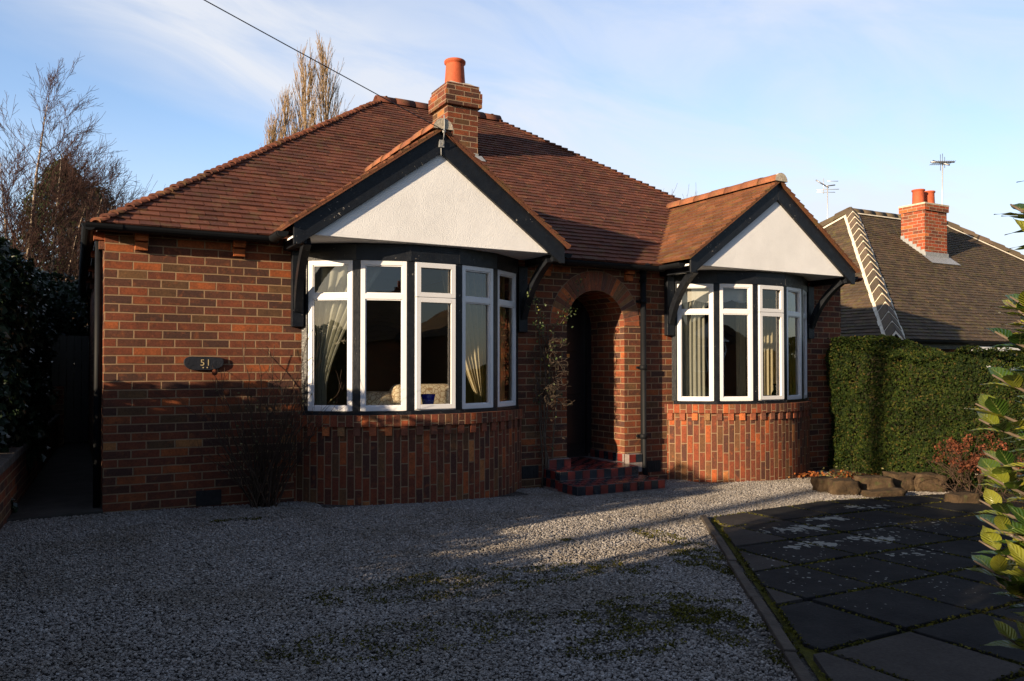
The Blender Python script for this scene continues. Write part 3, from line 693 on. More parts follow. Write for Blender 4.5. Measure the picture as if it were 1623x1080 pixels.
# main roof
sl=math.hypot(1,PT); VL=(RY-EY)*sl
roof=tiled('roof',[(0,0),(RXx-LX,0),(ridgeR-LX,VL),(ridgeL-LX,VL)],(LX,EY,ET),(1,0,0),(0,1,PT),M['tile'],house,seed=11)
tiled('hip_slope',[(0,0),(BY-EY,0),((BY-EY)/2,VL)],(LX,BY,ET),(0,-1,0),(1,0,PT),M['tile'],roof,seed=12)
tiled('hip_slope',[(0,0),(BY-EY,0),((BY-EY)/2,VL)],(RXx,EY,ET),(0,1,0),(-1,0,PT),M['tile'],roof,seed=13)
tiled('rear_slope',[(0,0),(RXx-LX,0),(ridgeR-LX,VL),(ridgeL-LX,VL)],(RXx,BY,ET),(-1,0,0),(0,-1,PT),M['tile'],roof,gauge=.2,tw=.33,seed=14)
rr=random.Random(5)
for a_,b_ in (((LX,EY,ET),(ridgeL,RY,RZ)),((RXx,EY,ET),(ridgeR,RY,RZ)),((LX,BY,ET),(ridgeL,RY,RZ)),((RXx,BY,ET),(ridgeR,RY,RZ))):
    mb=MB(); bonnets(a_,b_,.110,.056,mb,rr); mb.build('hip_tiles',M['tile'],roof)
mb=MB(); dsc=MB(); ridge_tiles((ridgeL-.10,RY,RZ-.005),(ridgeR+.10,RY,RZ-.005),.125,.32,mb,rr,dsc,.45); mb.build('ridge_tiles',M['tile'],roof); 
# eaves board + gutters
def gutter(a,b,parent,r=.056,name='gutter'):
    a,b=Vector(a),Vector(b); d=(b-a).normalized(); side=d.cross(Vector((0,0,1))); mb=MB(); n=9
    for rr_,fl in ((r,True),(r-.006,False)):
        for k in range(n):
            a0,a1=math.pi+math.pi*k/n,math.pi+math.pi*(k+1)/n
            q=[p+side*math.cos(an)*rr_+Vector((0,0,math.sin(an)*rr_)) for p,an in ((a,a0),(b,a0),(b,a1),(a,a1))]
            mb.face(q if fl else q[::-1],smooth=True)
    for s in (-1,1):
        q=[a+side*s*(r-.006),b+side*s*(r-.006),b+side*s*(r+.002)+Vector((0,0,0.004)),a+side*s*(r+.002)+Vector((0,0,.004))]; mb.face(q); 
    for e,p in ((1,a),(-1,b)):
        mb.face([p+side*math.cos(math.pi+math.pi*k/n)*r+Vector((0,0,math.sin(math.pi+math.pi*k/n)*r)) for k in range(n+1)])
    o=mb.build(name,M['black_pvc'],parent)
    L=(b-a).length; k=max(1,int(L/.85))
    for i in range(k+1):
        mb=MB(); p=a+d*(L*(i+.25)/(k+.5)); q=[]
        for j in range(10):
            an=math.pi+math.pi*j/9; q.append(p+side*math.cos(an)*(r+.005)+Vector((0,0,math.sin(an)*(r+.005))))
        for j in range(9):
            mb.hexa([q[j]-d*.018,q[j]+d*.018,q[j+1]+d*.018,q[j+1]-d*.018]+[ (v+ (p-v)*.08) for v in (q[j]-d*.018,q[j]+d*.018,q[j+1]+d*.018,q[j+1]-d*.018)])
        mb.build('gutter_bracket',M['black_pvc'],o); return o
gutter((.08,7.64,2.475),(1.66,7.64,2.475),house); gutter((4.60,7.64,2.465),(6.28,7.64,2.465),house)
gutter((.11,15.6,2.47),(.11,7.60,2.47),house); 
for q in ((LX+.02,1.7,7.70,7.80,2.44,2.505),(4.5,6.3,7.70,7.80,2.44,2.505),(.175,.232,7.801,15.4,2.44,2.50),(9.64,9.72,7.70,15.4,2.44,2.5)):
    mb=MB(); mb.box(*q); mb.build('eaves_board',M['black_wood'],house)

# chimney
CX0,CX1,CY0,CY1=4.47,4.93,10.0,10.52
mb=MB(); mb.box(CX0,CX1,CY0,CY1,3.6,4.86)
for (z0,z1,e) in ((4.86,4.94,.045),(4.94,5.06,.048),(5.06,5.10,.03),(5.10,5.165,.015)): mb.box(CX0-e,CX1+e,CY0-e,CY1+e,z0,z1)
chim=mb.build('chimney',M['brick_chim'],house)
mb=MB(); e=.0; z=5.165; c0=(CX0+CX1)/2; c1=(CY0+CY1)/2
base=[(CX0+.0,CY0+.0,z),(CX1,CY0,z),(CX1,CY1,z),(CX0,CY1,z)]; top=[(c0-.14,c1-.17,z+.06),(c0+.14,c1-.17,z+.06),(c0+.14,c1+.13,z+.06),(c0-.14,c1+.13,z+.06)]; mb.hexa(base+top); mb.build('flaunching',M['flaunch'],chim)
mb=MB(); mb.lathe((c0-.03,c1-.06,z-.0),[(.150,0),(.148,.02),(.128,.32),(.130,.335),(.150,.345),(.152,.375),(.144,.385),(.122,.385),(.11,.2)],24); mb.build('chimney_pot',M['pot'],chim)
mb=MB()
mb.box(CX0-.006,CX1+.006,CY0-.012,CY0,ET+(CY0-EY)*PT-.08,ET+(CY0-EY)*PT+.05); mb.face([(CX0-.06,CY0-.14,ET+(CY0-.14-EY)*PT+.024),(CX1+.06,CY0-.14,ET+(CY0-.14-EY)*PT+.024),(CX1+.06,CY0,ET+(CY0-EY)*PT+.028),(CX0-.06,CY0,ET+(CY0-EY)*PT+.028)])
mb.build('flashing',M['lead'],chim)

# ---- gables over the bays
GY=7.20; GZ=3.345; SL=.72; BD=.225
def gable(cx,tilemat,hasmast,ridgemat):
    mb=MB(); hb=1.235; zb=GZ-SL*hb
    mb.prism([(cx-hb,zb),(cx+hb,zb),(cx,GZ)][::1],GY,GY+.04)
    g=mb.build('gable',M['render'],house)
    mb=MB(); mb.hexa([(cx-1.36,GY+.04,zb-.004),(cx+1.36,GY+.04,zb-.004),(cx+1.36,WY,zb-.004),(cx-1.36,WY,zb-.004),(cx-1.36,GY+.04,zb+.02),(cx+1.36,GY+.04,zb+.02),(cx+1.36,WY,zb+.02),(cx-1.36,WY,zb+.02)]); mb.build('soffit',M['render'],g)
    zt=2.355
    for s in (-1,1):
        mb=MB(); up=lambda x:GZ+BD-SL*x; lo=lambda x:GZ-SL*x
        xe=1.425; xl=(GZ-zt)/SL
        poly=[(0,lo(0)-.0),(min(xl,xe),lo(min(xl,xe))),(xe,max(zt,lo(xe))),(xe,up(xe)),(0,up(0))]
        poly=[(cx+s*x,z) for x,z in poly]
        if s>0: poly=poly
        else: poly=poly[::-1]
        mb.prism(poly,GY-.035,GY-.003); mb.build('bargeboard',M['black_wood'],g,bevel=.004)
        # cheek and wall beam
        mb=MB(); a,b=sorted((cx+s*1.30,cx+s*1.37)); mb.box(a,b,GY+.0,WY-.002,2.375,2.452); mb.build('beam',M['black_wood'],g)
        # bracket: post on the wall with curved strut
        xp=cx+s*1.245; 
        mb=MB(); mb.box(xp-.055,xp+.055,WY-.065,WY-.001,1.645,2.375)
        br=mb.build('bracket',M['black_wood'],g,bevel=.004)
        mb=MB(); pts=[]
        for k in range(9):
            u=k/8; an=u*math.pi/2
            yy=WY-.05-.50*(1-math.cos(an)); zz=1.80+.60*math.sin(an)
            # blend towards straight for a shallow curve
            ys=WY-.05-.50*u; zs=1.80+.60*u
            pts.append((ys*.55+yy*.45, zs*.55+zz*.45))
        for k in range(8):
            (y0,z0),(y1,z1)=pts[k],pts[k+1]; w=.035; xo0=xp+s*.04*k/8; xo1=xp+s*.04*(k+1)/8
            dy,dz=(y1-y0),(z1-z0); l=math.hypot(dy,dz); ny,nz=dz/l*.04,-dy/l*.04
            mb.hexa([(xo0-w,y0-ny,z0-nz),(xo0+w,y0-ny,z0-nz),(xo0+w,y0+ny,z0+nz),(xo0-w,y0+ny,z0+nz),(xo1-w,y1-ny,z1-nz),(xo1+w,y1-ny,z1-nz),(xo1+w,y1+ny,z1+nz),(xo1-w,y1+ny,z1+nz)])
        mb.build('strut',M['black_wood'],br)
    # tiled slopes
    zr=GZ+BD+.022; X=1.475; yf=GY-.075; sl=math.hypot(1,SL); VR=X*sl; back=EY+(zr-ET)/PT
    tl=tiled('gable_roof',[(0,0),(back-X-yf+.06,0),(back-yf+.06,VR),(0,VR)],(cx+X,yf,zr-SL*X),(0,1,0),(-1,0,SL),tilemat,house,seed=int(cx*7)+1,gauge=.1,thick=.02)
    Lb=back-X-yf+.06
    tiled('left_slope',[(0,0),(Lb,0),(Lb,VR),(Lb-(back-yf+.06),VR)],(cx-X,yf+Lb,zr-SL*X),(0,-1,0),(1,0,SL),tilemat,tl,seed=int(cx*9)+2,thick=.02)
    rr=random.Random(int(cx)); mb=MB(); d=MB(); ridge_tiles((cx,yf-.015,zr+.015),(cx,back+.02,zr+.015),.105,.30,mb,rr,d,.35); mb.build('ridge_tiles',ridgemat,tl); d.build('ridge_end',M['flaunch'],tl)
    # side gutters
    gutter((cx-X-.03,GY+.02,2.47),(cx-X-.03,7.60,2.47),tl,.05,'side_gutter'); gutter((cx+X+.03,7.60,2.47),(cx+X+.03,GY+.02,2.47),tl,.05,'side_gutter')
    return g
g1=gable(BC,M['tile_lg'],True,M['ridge']); g2=gable(BC2,M['tile_rg'],False,M['ridge'])
# cable bracket at the left gable apex
mb=MB(); mb.box(BC-.028,BC+.022,GY-.055,GY-.035,3.40,3.47); mb.tube([(BC,GY-.06,3.42),(BC+.006,GY-.09,3.50),(BC+.008,GY-.10,3.62),(BC+.002,GY-.10,3.70)],.006,6)
mb.tube([(BC-.004,GY-.04,3.41),(BC-.004,GY-.045,3.32)],.005,6); mb.lathe((BC+.006,GY-.09,3.53),[(0,0),(.016,.004),(.018,.02),(.010,.035),(0,.04)],10)
mb.build('cable_bracket',M['lead'],g1)

# ---- bow windows
def bay(cx,sag,e,label):
    c=1.165; Rr=(c*c+sag*sag)/(2*sag); cy=WY-e-sag+Rr; th=math.asin(c/Rr)
    P=[(cx+Rr*math.sin(a),cy-Rr*math.cos(a)) for a in np.linspace(-th,th,6)]
    F0,F1=.835,2.285
    # brick base
    def curve(r,z0,z1,mb,dz=True,n=28):
        th2=math.acos(max(-1,min(1,(cy-WY)/r))); 
        for k in range(n):
            a0=-th2+2*th2*k/n; a1=-th2+2*th2*(k+1)/n
            p0=(cx+r*math.sin(a0),cy-r*math.cos(a0)); p1=(cx+r*math.sin(a1),cy-r*math.cos(a1))
            mb.face([(*p0,z0),(*p1,z0),(*p1,z1),(*p0,z1)],uv=[(r*a0,z0),(r*a1,z0),(r*a1,z1),(r*a0,z1)],smooth=True)
            for zz,fl in ((z1,False),(z0,True)):
                q0=(cx+(r-.22)*math.sin(a0),cy-(r-.22)*math.cos(a0)); q1=(cx+(r-.22)*math.sin(a1),cy-(r-.22)*math.cos(a1))
                f=[(*p0,zz),(*p1,zz),(*q1,zz),(*q0,zz)]; mb.face(f[::-1] if fl else f,uv=[(r*a0,0),(r*a1,0),(r*a1,.11),(r*a0,.11)])
            mb.face([(*q1,z0),(*q0,z0),(*q0,z1),(*q1,z1)],uv=[(0,0)]*4)
    mb=MB(); curve(Rr+.045,-.4,.685,mb); base=mb.build('bay_wall',M['brick_bay'],house)
    mb=MB(); curve(Rr+.075,.688,.795,mb); mb.build('sill_course',M['brick_head'],base)
    # dogtooth heads
    mb=MB(); r=Rr+.047; th2=math.acos((cy-WY)/r); n=int(2*th2*r/.073)
    rr=random.Random(int(cx*3))
    for k in range(0,n,2):
        a0=-th2+2*th2*(k+.06)/n; a1=-th2+2*th2*(k+.94)/n
        q=[(cx+rx*math.sin(a),cy-rx*math.cos(a)) for rx,a in ((r+.020,a0),(r+.020,a1),(r-.01,a1),(r-.01,a0))]
        b=len(mb.v); mb.v+=[(*p,.60) for p in q]+[(*p,.684) for p in q]
        for f in ((3,2,1,0),(4,5,6,7),(0,1,5,4),(1,2,6,5),(2,3,7,6),(3,0,4,7)):
            mb.f.append(tuple(b+i for i in f)); mb.uv.append([(0,0)]*4); mb.m.append(0); mb.sm.append(False)
    mb.build('dogtooth',M['brick_isl'],base)
    bw=MB(); hb_=MB()
    # black sill, head fascia following the facets (bow_window mesh itself)
    for i in range(5):
        p,q=Vector(P[i]),Vector(P[i+1]); t=(q-p); L=t.length; t/=L; n=Vector((t.y,-t.x))
        bw.lbox(p,t,n,-.01,L+.01,.795+.001*(i%2),F0-.002,-.08,.035)
        hb_.lbox(p,t,n,-.008,L+.008,F1+.003,2.45-.001*(i%2),-.06,.03+.001*(i%2))
    win=bw.build('bow_window',M['black_wood'],house); hb_.build('head_board',M['black_wood'],win)
    for i in range(6):
        mb=MB(); p=Vector(P[i]); rd=Vector((p.x-cx,p.y-cy)).normalized(); t=Vector((-rd.y,rd.x))
        w=.034 if 0<i<5 else .03
        mb.lbox(p-rd*.01,t,rd,-w,w,F0-.001,F1+.002,-.05,.030)
        mb.build('mullion',M['black_wood'],win,bevel=.003)
    for i in range(5):
        p,q=Vector(P[i]),Vector(P[i+1]); t=(q-p); L=t.length; t/=L; n=Vector((t.y,-t.x))
        a0,a1=.036,L-.036; T=F1-.345; fr=MB(); w=.042
        B=lambda x0,x1,z0,z1,d0=-.045,d1=.022: fr.lbox(p,t,n,x0,x1,z0,z1,d0,d1)
        B(a0,a0+w,F0,F1); B(a1-w,a1,F0,F1); B(a0+w,a1-w,F0,F0+w); B(a0+w,a1-w,F1-w,F1); B(a0+w,a1-w,T-.026,T+.026)
        if i==2:   # opening casements sit proud
            for z0,z1 in ((F0+.012,T-.004),(T+.004,F1-.010)):
                ww=.058
                B(a0+.010,a0+ww,z0,z1,.0225,.042); B(a1-ww,a1-.010,z0,z1,.0225,.042); B(a0+ww,a1-ww,z0,z0+.045,.0225,.042); B(a0+ww,a1-ww,z1-.045,z1,.0225,.042)
        else:      # glazing bead
            for z0,z1 in ((F0+w,T-.026),(T+.026,F1-w)):
                bw_=.012
                B(a0+w,a0+w+bw_,z0,z1,-.02,.012); B(a1-w-bw_,a1-w,z0,z1,-.02,.012); B(a0+w+bw_,a1-w-bw_,z0,z0+bw_,-.02,.012); B(a0+w+bw_,a1-w-bw_,z1-bw_,z1,-.02,.012)
        fr.build('frame',M['upvc'],win,bevel=.003)
        tilt=(0.004,-.003,.002,-.004,.003)[i]
        for z0,z1 in ((F0+w-.005,T-.02),(T+.02,F1-w+.005)):
            gl=MB()
            P_=lambda a,z,d:(p.x+t.x*a+n.x*d,p.y+t.y*a+n.y*d,z)
            gl.face([P_(a0+w-.004,z0,-.005),P_(a1-w+.004,z0,-.005+tilt),P_(a1-w+.004,z1,-.005+tilt*2),P_(a0+w-.004,z1,-.005+tilt)])
            gl.build('pane',M['glass'],win)
    # inner window board
    mb=MB()
    ins=[(cx+(Rr-.07)*math.sin(a),cy-(Rr-.07)*math.cos(a)) for a in np.linspace(-th,th,13)]
    mb.face([(x,y,.822) for x,y in ins]+[(cx+1.13,WY+.24,.822),(cx-1.13,WY+.24,.822)]); mb.face([(cx-1.13,WY+.24,.80),(cx+1.13,WY+.24,.80),(cx+1.13,WY+.24,.822),(cx-1.13,WY+.24,.822)])
    mb.build('window_board',M['upvc'],win)
    return P,Rr,cy,th
B1=bay(BC,.47,.03,''); B2=bay(BC2,.47,.03,'')

# rooms
mb=MB()
def room(x0,x1,y1,mat):
    mb=MB(); z0,z1=.15,2.44; y0=8.052
    mb.face([(x0,y1,z0),(x1,y1,z0),(x1,y1,z1),(x0,y1,z1)]); mb.face([(x0,y0,z0),(x0,y1,z0),(x0,y1,z1),(x0,y0,z1)]); mb.face([(x1,y1,z0),(x1,y0,z0),(x1,y0,z1),(x1,y1,z1)])
    o=mb.build('room_wall',mat,house)
    mb=MB(); mb.face([(x0,7.82,z0),(x1,7.82,z0),(x1,y1,z0),(x0,y1,z0)]); mb.build('room_floor',M['carpet'],o)
    mb=MB(); mb.face([(x0,7.82,z1-.012),(x0,y1,z1-.012),(x1,y1,z1-.012),(x1,7.82,z1-.012)]); mb.build('room_ceiling',M['ceil'],o)
room(.49,4.42,11.6,M['plaster']); room(6.2,9.38,11.6,M['plaster_d'])

# ---- curtains
def curtain(name,label,pts,z0,z1,wfn,folds,mat,amp=.028,group=None):
    pts=[Vector(p) for p in pts]; ls=[0]
    for a,b in zip(pts,pts[1:]): ls.append(ls[-1]+(b-a).length)
    def at(s):
        s=max(0,min(.9999,s))*ls[-1]
        for i in range(len(pts)-1):
            if ls[i+1]>=s:
                f=(s-ls[i])/(ls[i+1]-ls[i]); p=pts[i].lerp(pts[i+1],f); d=(pts[i+1]-pts[i]).normalized(); return p,Vector((-d.y,d.x))
        return pts[-1],Vector((0,1))
    nu,nv=folds*8,26; mb=MB(); rr=random.Random(hash(label)%99 if False else len(label)); phs=[rr.uniform(-.6,.6) for _ in range(folds+2)]
    for side in (0,):
        base=len(mb.v)
        for j in range(nv+1):
            v=j/nv; a,b=wfn(v)
            for i in range(nu+1):
                u=i/nu; p,n=at(a+(b-a)*u); am=amp*(.5+.5*min(1,(b-a)*2)); w=math.sin(u*folds*2*math.pi+phs[int(u*folds)]*.3+.4*math.sin(v*3))*am*(1+.3*math.sin(u*9+v*2))
                mb.v.append((p.x+n.x*(w+side*.003),p.y+n.y*(w+side*.003),z0+(z1-z0)*v))
        for j in range(nv):
            for i in range(nu):
                q=base+j*(nu+1)+i; f=(q,q+1,q+nu+2,q+nu+1); mb.f.append(f if side==0 else f[::-1]); mb.uv.append([(0,0)]*4); mb.m.append(0); mb.sm.append(True)
    return tag(mb.build(name,mat),label,'curtain',group)
def inner(B,cx,off,i0,i1,n=10):
    P,Rr,cy,th=B; return [(cx+(Rr-off)*math.sin(a),cy-(Rr-off)*math.cos(a)) for a in np.linspace(-th+2*th*i0/5,-th+2*th*i1/5,n)]
curtain('curtain','pale curtain tied back towards the left edge of the left bow window',inner(B1,BC,.13,.08,1.6),.86,2.30,lambda v:(0,.16+.84*max(0,(v-.12)/.88)**1.5) if v>.12 else (0,.16+.05*(.12-v)),6,M['curtain_g'],.03)
curtain('curtain','cream curtain tied back to the right inside the fourth pane of the left bow window',[(3.52,8.02),(3.8,8.10),(4.05,8.06)],.86,2.30,lambda v:(.80-.80*max(0,(v-.08)/.92)**.85,.99),6,M['curtain'],.04)
curtain('curtain','ochre curtain hanging straight in the narrow rightmost pane of the left bow window',[(4.03,8.02),(4.12,7.92),(4.155,7.84),(4.15,7.76)],.86,2.30,lambda v:(0,1),4,M['curtain_y'],.025)
curtain('curtain','pale grey curtain hanging straight in the first pane of the right bow window',inner(B2,BC2,.14,.1,1.05),.84,2.30,lambda v:(0,.72),6,M['curtain_g'],.022)
curtain('curtain','cream curtain edge showing in the second pane of the right bow window',[(7.96,8.14),(8.10,8.12)],.86,2.30,lambda v:(0,1),3,M['curtain'],.018)
curtain('curtain','pleated cream curtain across the third pane of the right bow window',[(8.16,8.12),(8.45,8.10),(8.66,8.0)],.86,2.20,lambda v:(0,1),9,M['curtain'],.035)
curtain('curtain','ochre curtain filling the rightmost panes of the right bow window',[(8.64,7.98),(8.71,7.87),(8.735,7.77)],.86,2.30,lambda v:(0,1),5,M['curtain_y'],.02)
def blind(i,label):
    P=inner(B2,BC2,.10,i+.08,i+.92,2); a,b=Vector(P[0]),Vector(P[1]); mb=MB(); n=12
    for k in range(n):
        u0,u1=k/n,(k+1)/n; z=lambda u:2.095-.035*abs(math.sin(u*math.pi*1.5+.8))
        p0,p1=a.lerp(b,u0),a.lerp(b,u1)
        for s in (0,.004):
            f=[(p0.x,p0.y+s,z(u0)),(p1.x,p1.y+s,z(u1)),(p1.x,p1.y+s,2.29),(p0.x,p0.y+s,2.29)]; mb.face(f if s==0 else f[::-1])
    tag(mb.build('roller_blind',M['blind']),label,'blind','scalloped blinds in the right bow window')
blind(0,'white scalloped blind behind the first top light of the right bow window'); blind(1,'white scalloped blind behind the second top light of the right bow window')

# sofa and vases
sofa=empty('armchair',(3.1,8.3,.15),'cream floral armchair back showing above the sill of the left bow window','armchair')
def cushion(name,x0,x1,y0,y1,z0,z1,rad=.06):
    mb=MB(); mb.box(x0,x1,y0,y1,z0,z1); o=mb.build(name,M['sofa'],sofa); w=o.modifiers.new('weld','WELD'); w.merge_threshold=.001
    b=o.modifiers.new('b','BEVEL'); b.width=rad; b.segments=5
    for p in o.data.polygons: p.use_smooth=True
    return o
cushion('backrest',2.72,3.72,7.95,8.15,.3,1.00,.07); cushion('cushion',2.92,3.62,7.90,8.08,.80,1.075,.08); cushion('cushion',2.66,2.95,7.93,8.25,.6,1.00,.08)
cushion('arm',2.60,2.74,8.0,8.75,.2,.72); cushion('arm',3.70,3.84,8.0,8.75,.2,.72); cushion('seat',2.74,3.70,8.1,8.75,.2,.52)
cushion('plinth',2.62,3.82,8.0,8.75,.152,.22,.01)
v=MB(); v.lathe((3.14,7.50,.826),[(0,0),(.045,0),(.05,.005),(.062,.09),(.075,.155),(.072,.158),(.058,.09),(.045,.012),(0,.012)],24); tag(v.build('vase',M['cobalt']),'cobalt blue glass pot on the sill of the left bow window','vase')
v=MB(); v.lathe((8.02,7.52,.826),[(0,0),(.03,0),(.045,.05),(.04,.09),(.016,.13),(.018,.19),(.028,.21),(.02,.21),(.0,.2)],16); tag(v.build('bottle_vase',M['vent']),'dark narrow-necked vase on the sill of the right bow window','vase')
v=MB(); v.lathe((8.26,7.56,.826),[(0,0),(.03,0),(.008,.012),(.006,.08),(.026,.085),(.026,.12),(.0,.125)],12); tag(v.build('candlestick',M['dark_metal']),'small dark candlestick on the sill of the right bow window','candlestick')

# ------------------------------------------------------------------ telephone cable
mb=MB(); A=Vector((BC+.006,GY-.10,3.55)); B=Vector((1.04,6.27,4.0)); D=(B-A).normalized(); pts=[]
pole=A+D*22
for k in range(25):
    u=k/24; p=A.lerp(pole,u); p.z-=.5*4*u*(1-u)*.5; pts.append(p)
mb.tube(pts,.0042,6); tag(mb.build('telephone_cable',M['cable']),'thin black telephone cable running from the left gable peak up into the sky','cable')
mb=MB(); mb.tube([(pole.x,pole.y,0),(pole.x,pole.y,pole.z+.3)],[.13,.10],12); tag(mb.build('telegraph_pole',M['twig_g']),'wooden telegraph pole at the roadside holding the telephone cable','pole')

# ------------------------------------------------------------------ neighbouring bungalow on the right
def hip_house(name,label,x0,x1,y0,depth_run,ez,rz,gzz,tmat,eav=.15,detail=True,group=None,front=-1):
    h=empty(name,((x0+x1)/2,y0+depth_run,gzz),label,'house',group)
    ry=y0+depth_run; by=y0+2*depth_run; run=depth_run; pt=(rz-ez)/run; s=math.hypot(1,pt); VL=run*s
    mb=MB(); mb.box(x0+eav,x1-eav,y0+eav,by-eav,gzz-.3,ez); mb.build('wall',M['brick'],h)
    g,tw=(.105,.17) if detail else (.3,.5)
    rf=tiled('roof',[(0,0),(x1-x0,0),(x1-x0-run,VL),(run,VL)],(x0,y0,ez),(1,0,0),(0,1,pt),tmat,h,g,tw,seed=31)
    tiled('hip_slope',[(0,0),(2*run,0),(run,VL)],(x0,by,ez),(0,-1,0),(1,0,pt),tmat,rf,g,tw,seed=32)
    tiled('hip_slope',[(0,0),(2*run,0),(run,VL)],(x1,y0,ez),(0,1,0),(-1,0,pt),tmat,rf,g if detail else .3,tw,seed=33)
    tiled('rear_slope',[(0,0),(x1-x0,0),(x1-x0-run,VL),(run,VL)],(x1,by,ez),(-1,0,0),(0,-1,pt),tmat,rf,.3,.5,seed=34)
    return h,rf,ry,by,run,pt
NX0,NX1,NY0,NRUN,NEZ,NRZ=12.34,24.4,8.87,4.2,1.73,5.02
nh,nrf,nry,nby,nrun,npt=hip_house('brick_bungalow','brown tiled neighbouring bungalow behind the clipped hedge on the right',NX0,NX1,NY0,NRUN,NEZ,NRZ,-.65,M['tile_n'])
rr=random.Random(9)
# chevron mortar bonnet hip
def chevron(a,b,parent,n,w=.155):
    a,b=Vector(a),Vector(b); d=b-a; L=d.length; d.normalize(); side=d.cross(Vector((0,0,1))).normalized(); up=side.cross(d)
    t=MB(); m=MB(); st=L/n; drop=.075
    def prof(s,wd,h): return [a+d*(s)+side*wd-up*drop*(wd/w)*1.15+up*h, a+d*(s)+up*(h+.045), a+d*(s)-side*wd-up*drop*(wd/w)*1.15+up*h]
    for i in range(n):
        s0=st*i
        lo_=prof(s0+.045,w*.86,.055); hi=prof(s0+st+.02,w*.80,.03)
        lo2=prof(s0-.10,w*.86,.05)
        # V-shaped lower edge: sides trail lower than the crown
        L0=[lo2[0],lo_[1],lo2[2]]; H0=[hi[0]-d*.14,hi[1],hi[2]-d*.14]
        for k in (0,1): t.face([L0[k],L0[k+1],H0[k+1],H0[k]],smooth=False)
        # mortar line under the V
        ML=[p-d*.035-up*.02 for p in L0]; ML2=[p+up*.004+d*.004 for p in L0]; MU=[p+d*.0-up*.03 for p in L0]
        for k in (0,1): m.face([ML[k],ML[k+1],ML2[k+1],ML2[k]])
        m2=[p-d*.05-up*.03 for p in L0]
        for k in (0,1): m.face([m2[k],m2[k+1],ML[k+1],ML[k]])
    # side mortar fillets
    for sgn in (-1,1):
        for i in range(n*2):
            s0,s1=L*i/(2*n),L*(i+1)/(2*n); j=rr.uniform(-.008,.008)
            p=[a+d*s0+side*sgn*(w*.80)-up*.045,a+d*s1+side*sgn*(w*.80)-up*.045,a+d*s1+side*sgn*(w+.025+j)-up*.085,a+d*s0+side*sgn*(w+.025+j)-up*.085]
            m.face(p if sgn<0 else p[::-1])
    o=t.build('hip_tiles',M['bonnet_n'],parent); s_=o.modifiers.new('s','SOLIDIFY'); s_.thickness=.014; s_.offset=-1
    m.build('hip_mortar',M['pale_mortar'],parent)
chevron((NX0,NY0,NEZ+.03),(NX0+nrun,nry,NRZ+.03),nrf,17)
chevron((NX1,NY0,NEZ+.03),(NX1-nrun,nry,NRZ+.03),nrf,17); chevron((NX0,nby,NEZ+.03),(NX0+nrun,nry,NRZ+.03),nrf,17)
mb=MB(); ridge_tiles((NX0+nrun-.1,nry,NRZ+.0),(NX1-nrun+.1,nry,NRZ+.0),.13,.42,mb,rr,None,.35); mb.build('ridge_tiles',M['bonnet_n'],nrf)
mb=MB()
for s_ in (-1,1):
    for i in range(9):
        x0=NX0+nrun+i*(NX1-NX0-2*nrun)/9; x1=x0+(NX1-NX0-2*nrun)/9; j=rr.uniform(0,.01)
        mb.face([(x0,nry+s_*.12,NRZ-.035),(x1,nry+s_*.12,NRZ-.035),(x1,nry+s_*(.17+j),NRZ-.085),(x0,nry+s_*(.17+j),NRZ-.085)])
mb.build('ridge_mortar',M['pale_mortar'],nrf)
# chimney
nx0,nx1,ny0,ny1=17.0,17.82,11.46,12.05
mb=MB(); mb.box(nx0,nx1,ny0,ny1,3.2,4.83); mb.box(nx0-.035,nx1+.035,ny0-.035,ny1+.035,4.83,4.96); nc=mb.build('chimney',M['brick_neigh'],nh)
mb=MB(); mb.box(nx0-.04,nx1+.04,ny0-.04,ny1+.04,4.962,5.0); mb.build('flaunching',M['flaunch'],nc)
for x in (17.22,17.60):
    mb=MB(); mb.lathe((x,11.76,5.0),[(.135,0),(.125,.30),(.128,.32),(.145,.33),(.145,.36),(.12,.36),(.11,.1)],20); mb.build('chimney_pot',M['pot'],nc)
mb=MB(); zt=lambda y:NEZ+(y-NY0)*npt
mb.box(nx0-.02,nx1+.02,ny0-.03,ny0-.001,zt(ny0)-.05,zt(ny0)+.11)
mb.face([(nx0-.12,ny0-.26,zt(ny0-.26)+.03),(nx1+.12,ny0-.26,zt(ny0-.26)+.03),(nx1+.1,ny0,zt(ny0)+.035),(nx0-.1,ny0,zt(ny0)+.035)])
for k in range(6):
    y0=ny0+k*.1; mb.box(nx0-.012,nx0-.001,y0,y0+.098,zt(y0)-.05,zt(y0)+.16)
    mb.box(nx1+.001,nx1+.012,y0,y0+.098,zt(y0)-.05,zt(y0)+.16)
mb.build('flashing',M['lead'],nc)
gutter((NX0,NY0-.05,NEZ-.01),(NX1,NY0-.05,NEZ-.01),nh,.06); gutter((NX0-.05,nby,NEZ-.01),(NX0-.05,NY0,NEZ-.01),nh,.06)
mb=MB(); mb.box(NX0+.05,NX1-.05,NY0+.04,NY0+.15,NEZ-.16,NEZ-.02); mb.build('fascia',M['black_wood'],nh)
mb=MB(); mb.box(NX0+2.2,NX1-.3,NY0-.02,NY0+.03,NEZ-.20,NEZ-.10); mb.build('soffit_board',M['upvc'],nh)
mb=MB()
for x in (15.2,18.6,21.4):
    mb.box(x,x+2.2,NY0+.09,NY0+.16,.35,NEZ-.165)
w=mb.build('window',M['upvc'],nh); mb=MB()
for x in (15.2,18.6,21.4):
    for k in range(3): mb.box(x+.08+k*.7,x+.08+k*.7+.62,NY0+.085,NY0+.095,.43,NEZ-.25)
mb.build('pane',M['glass'],w)

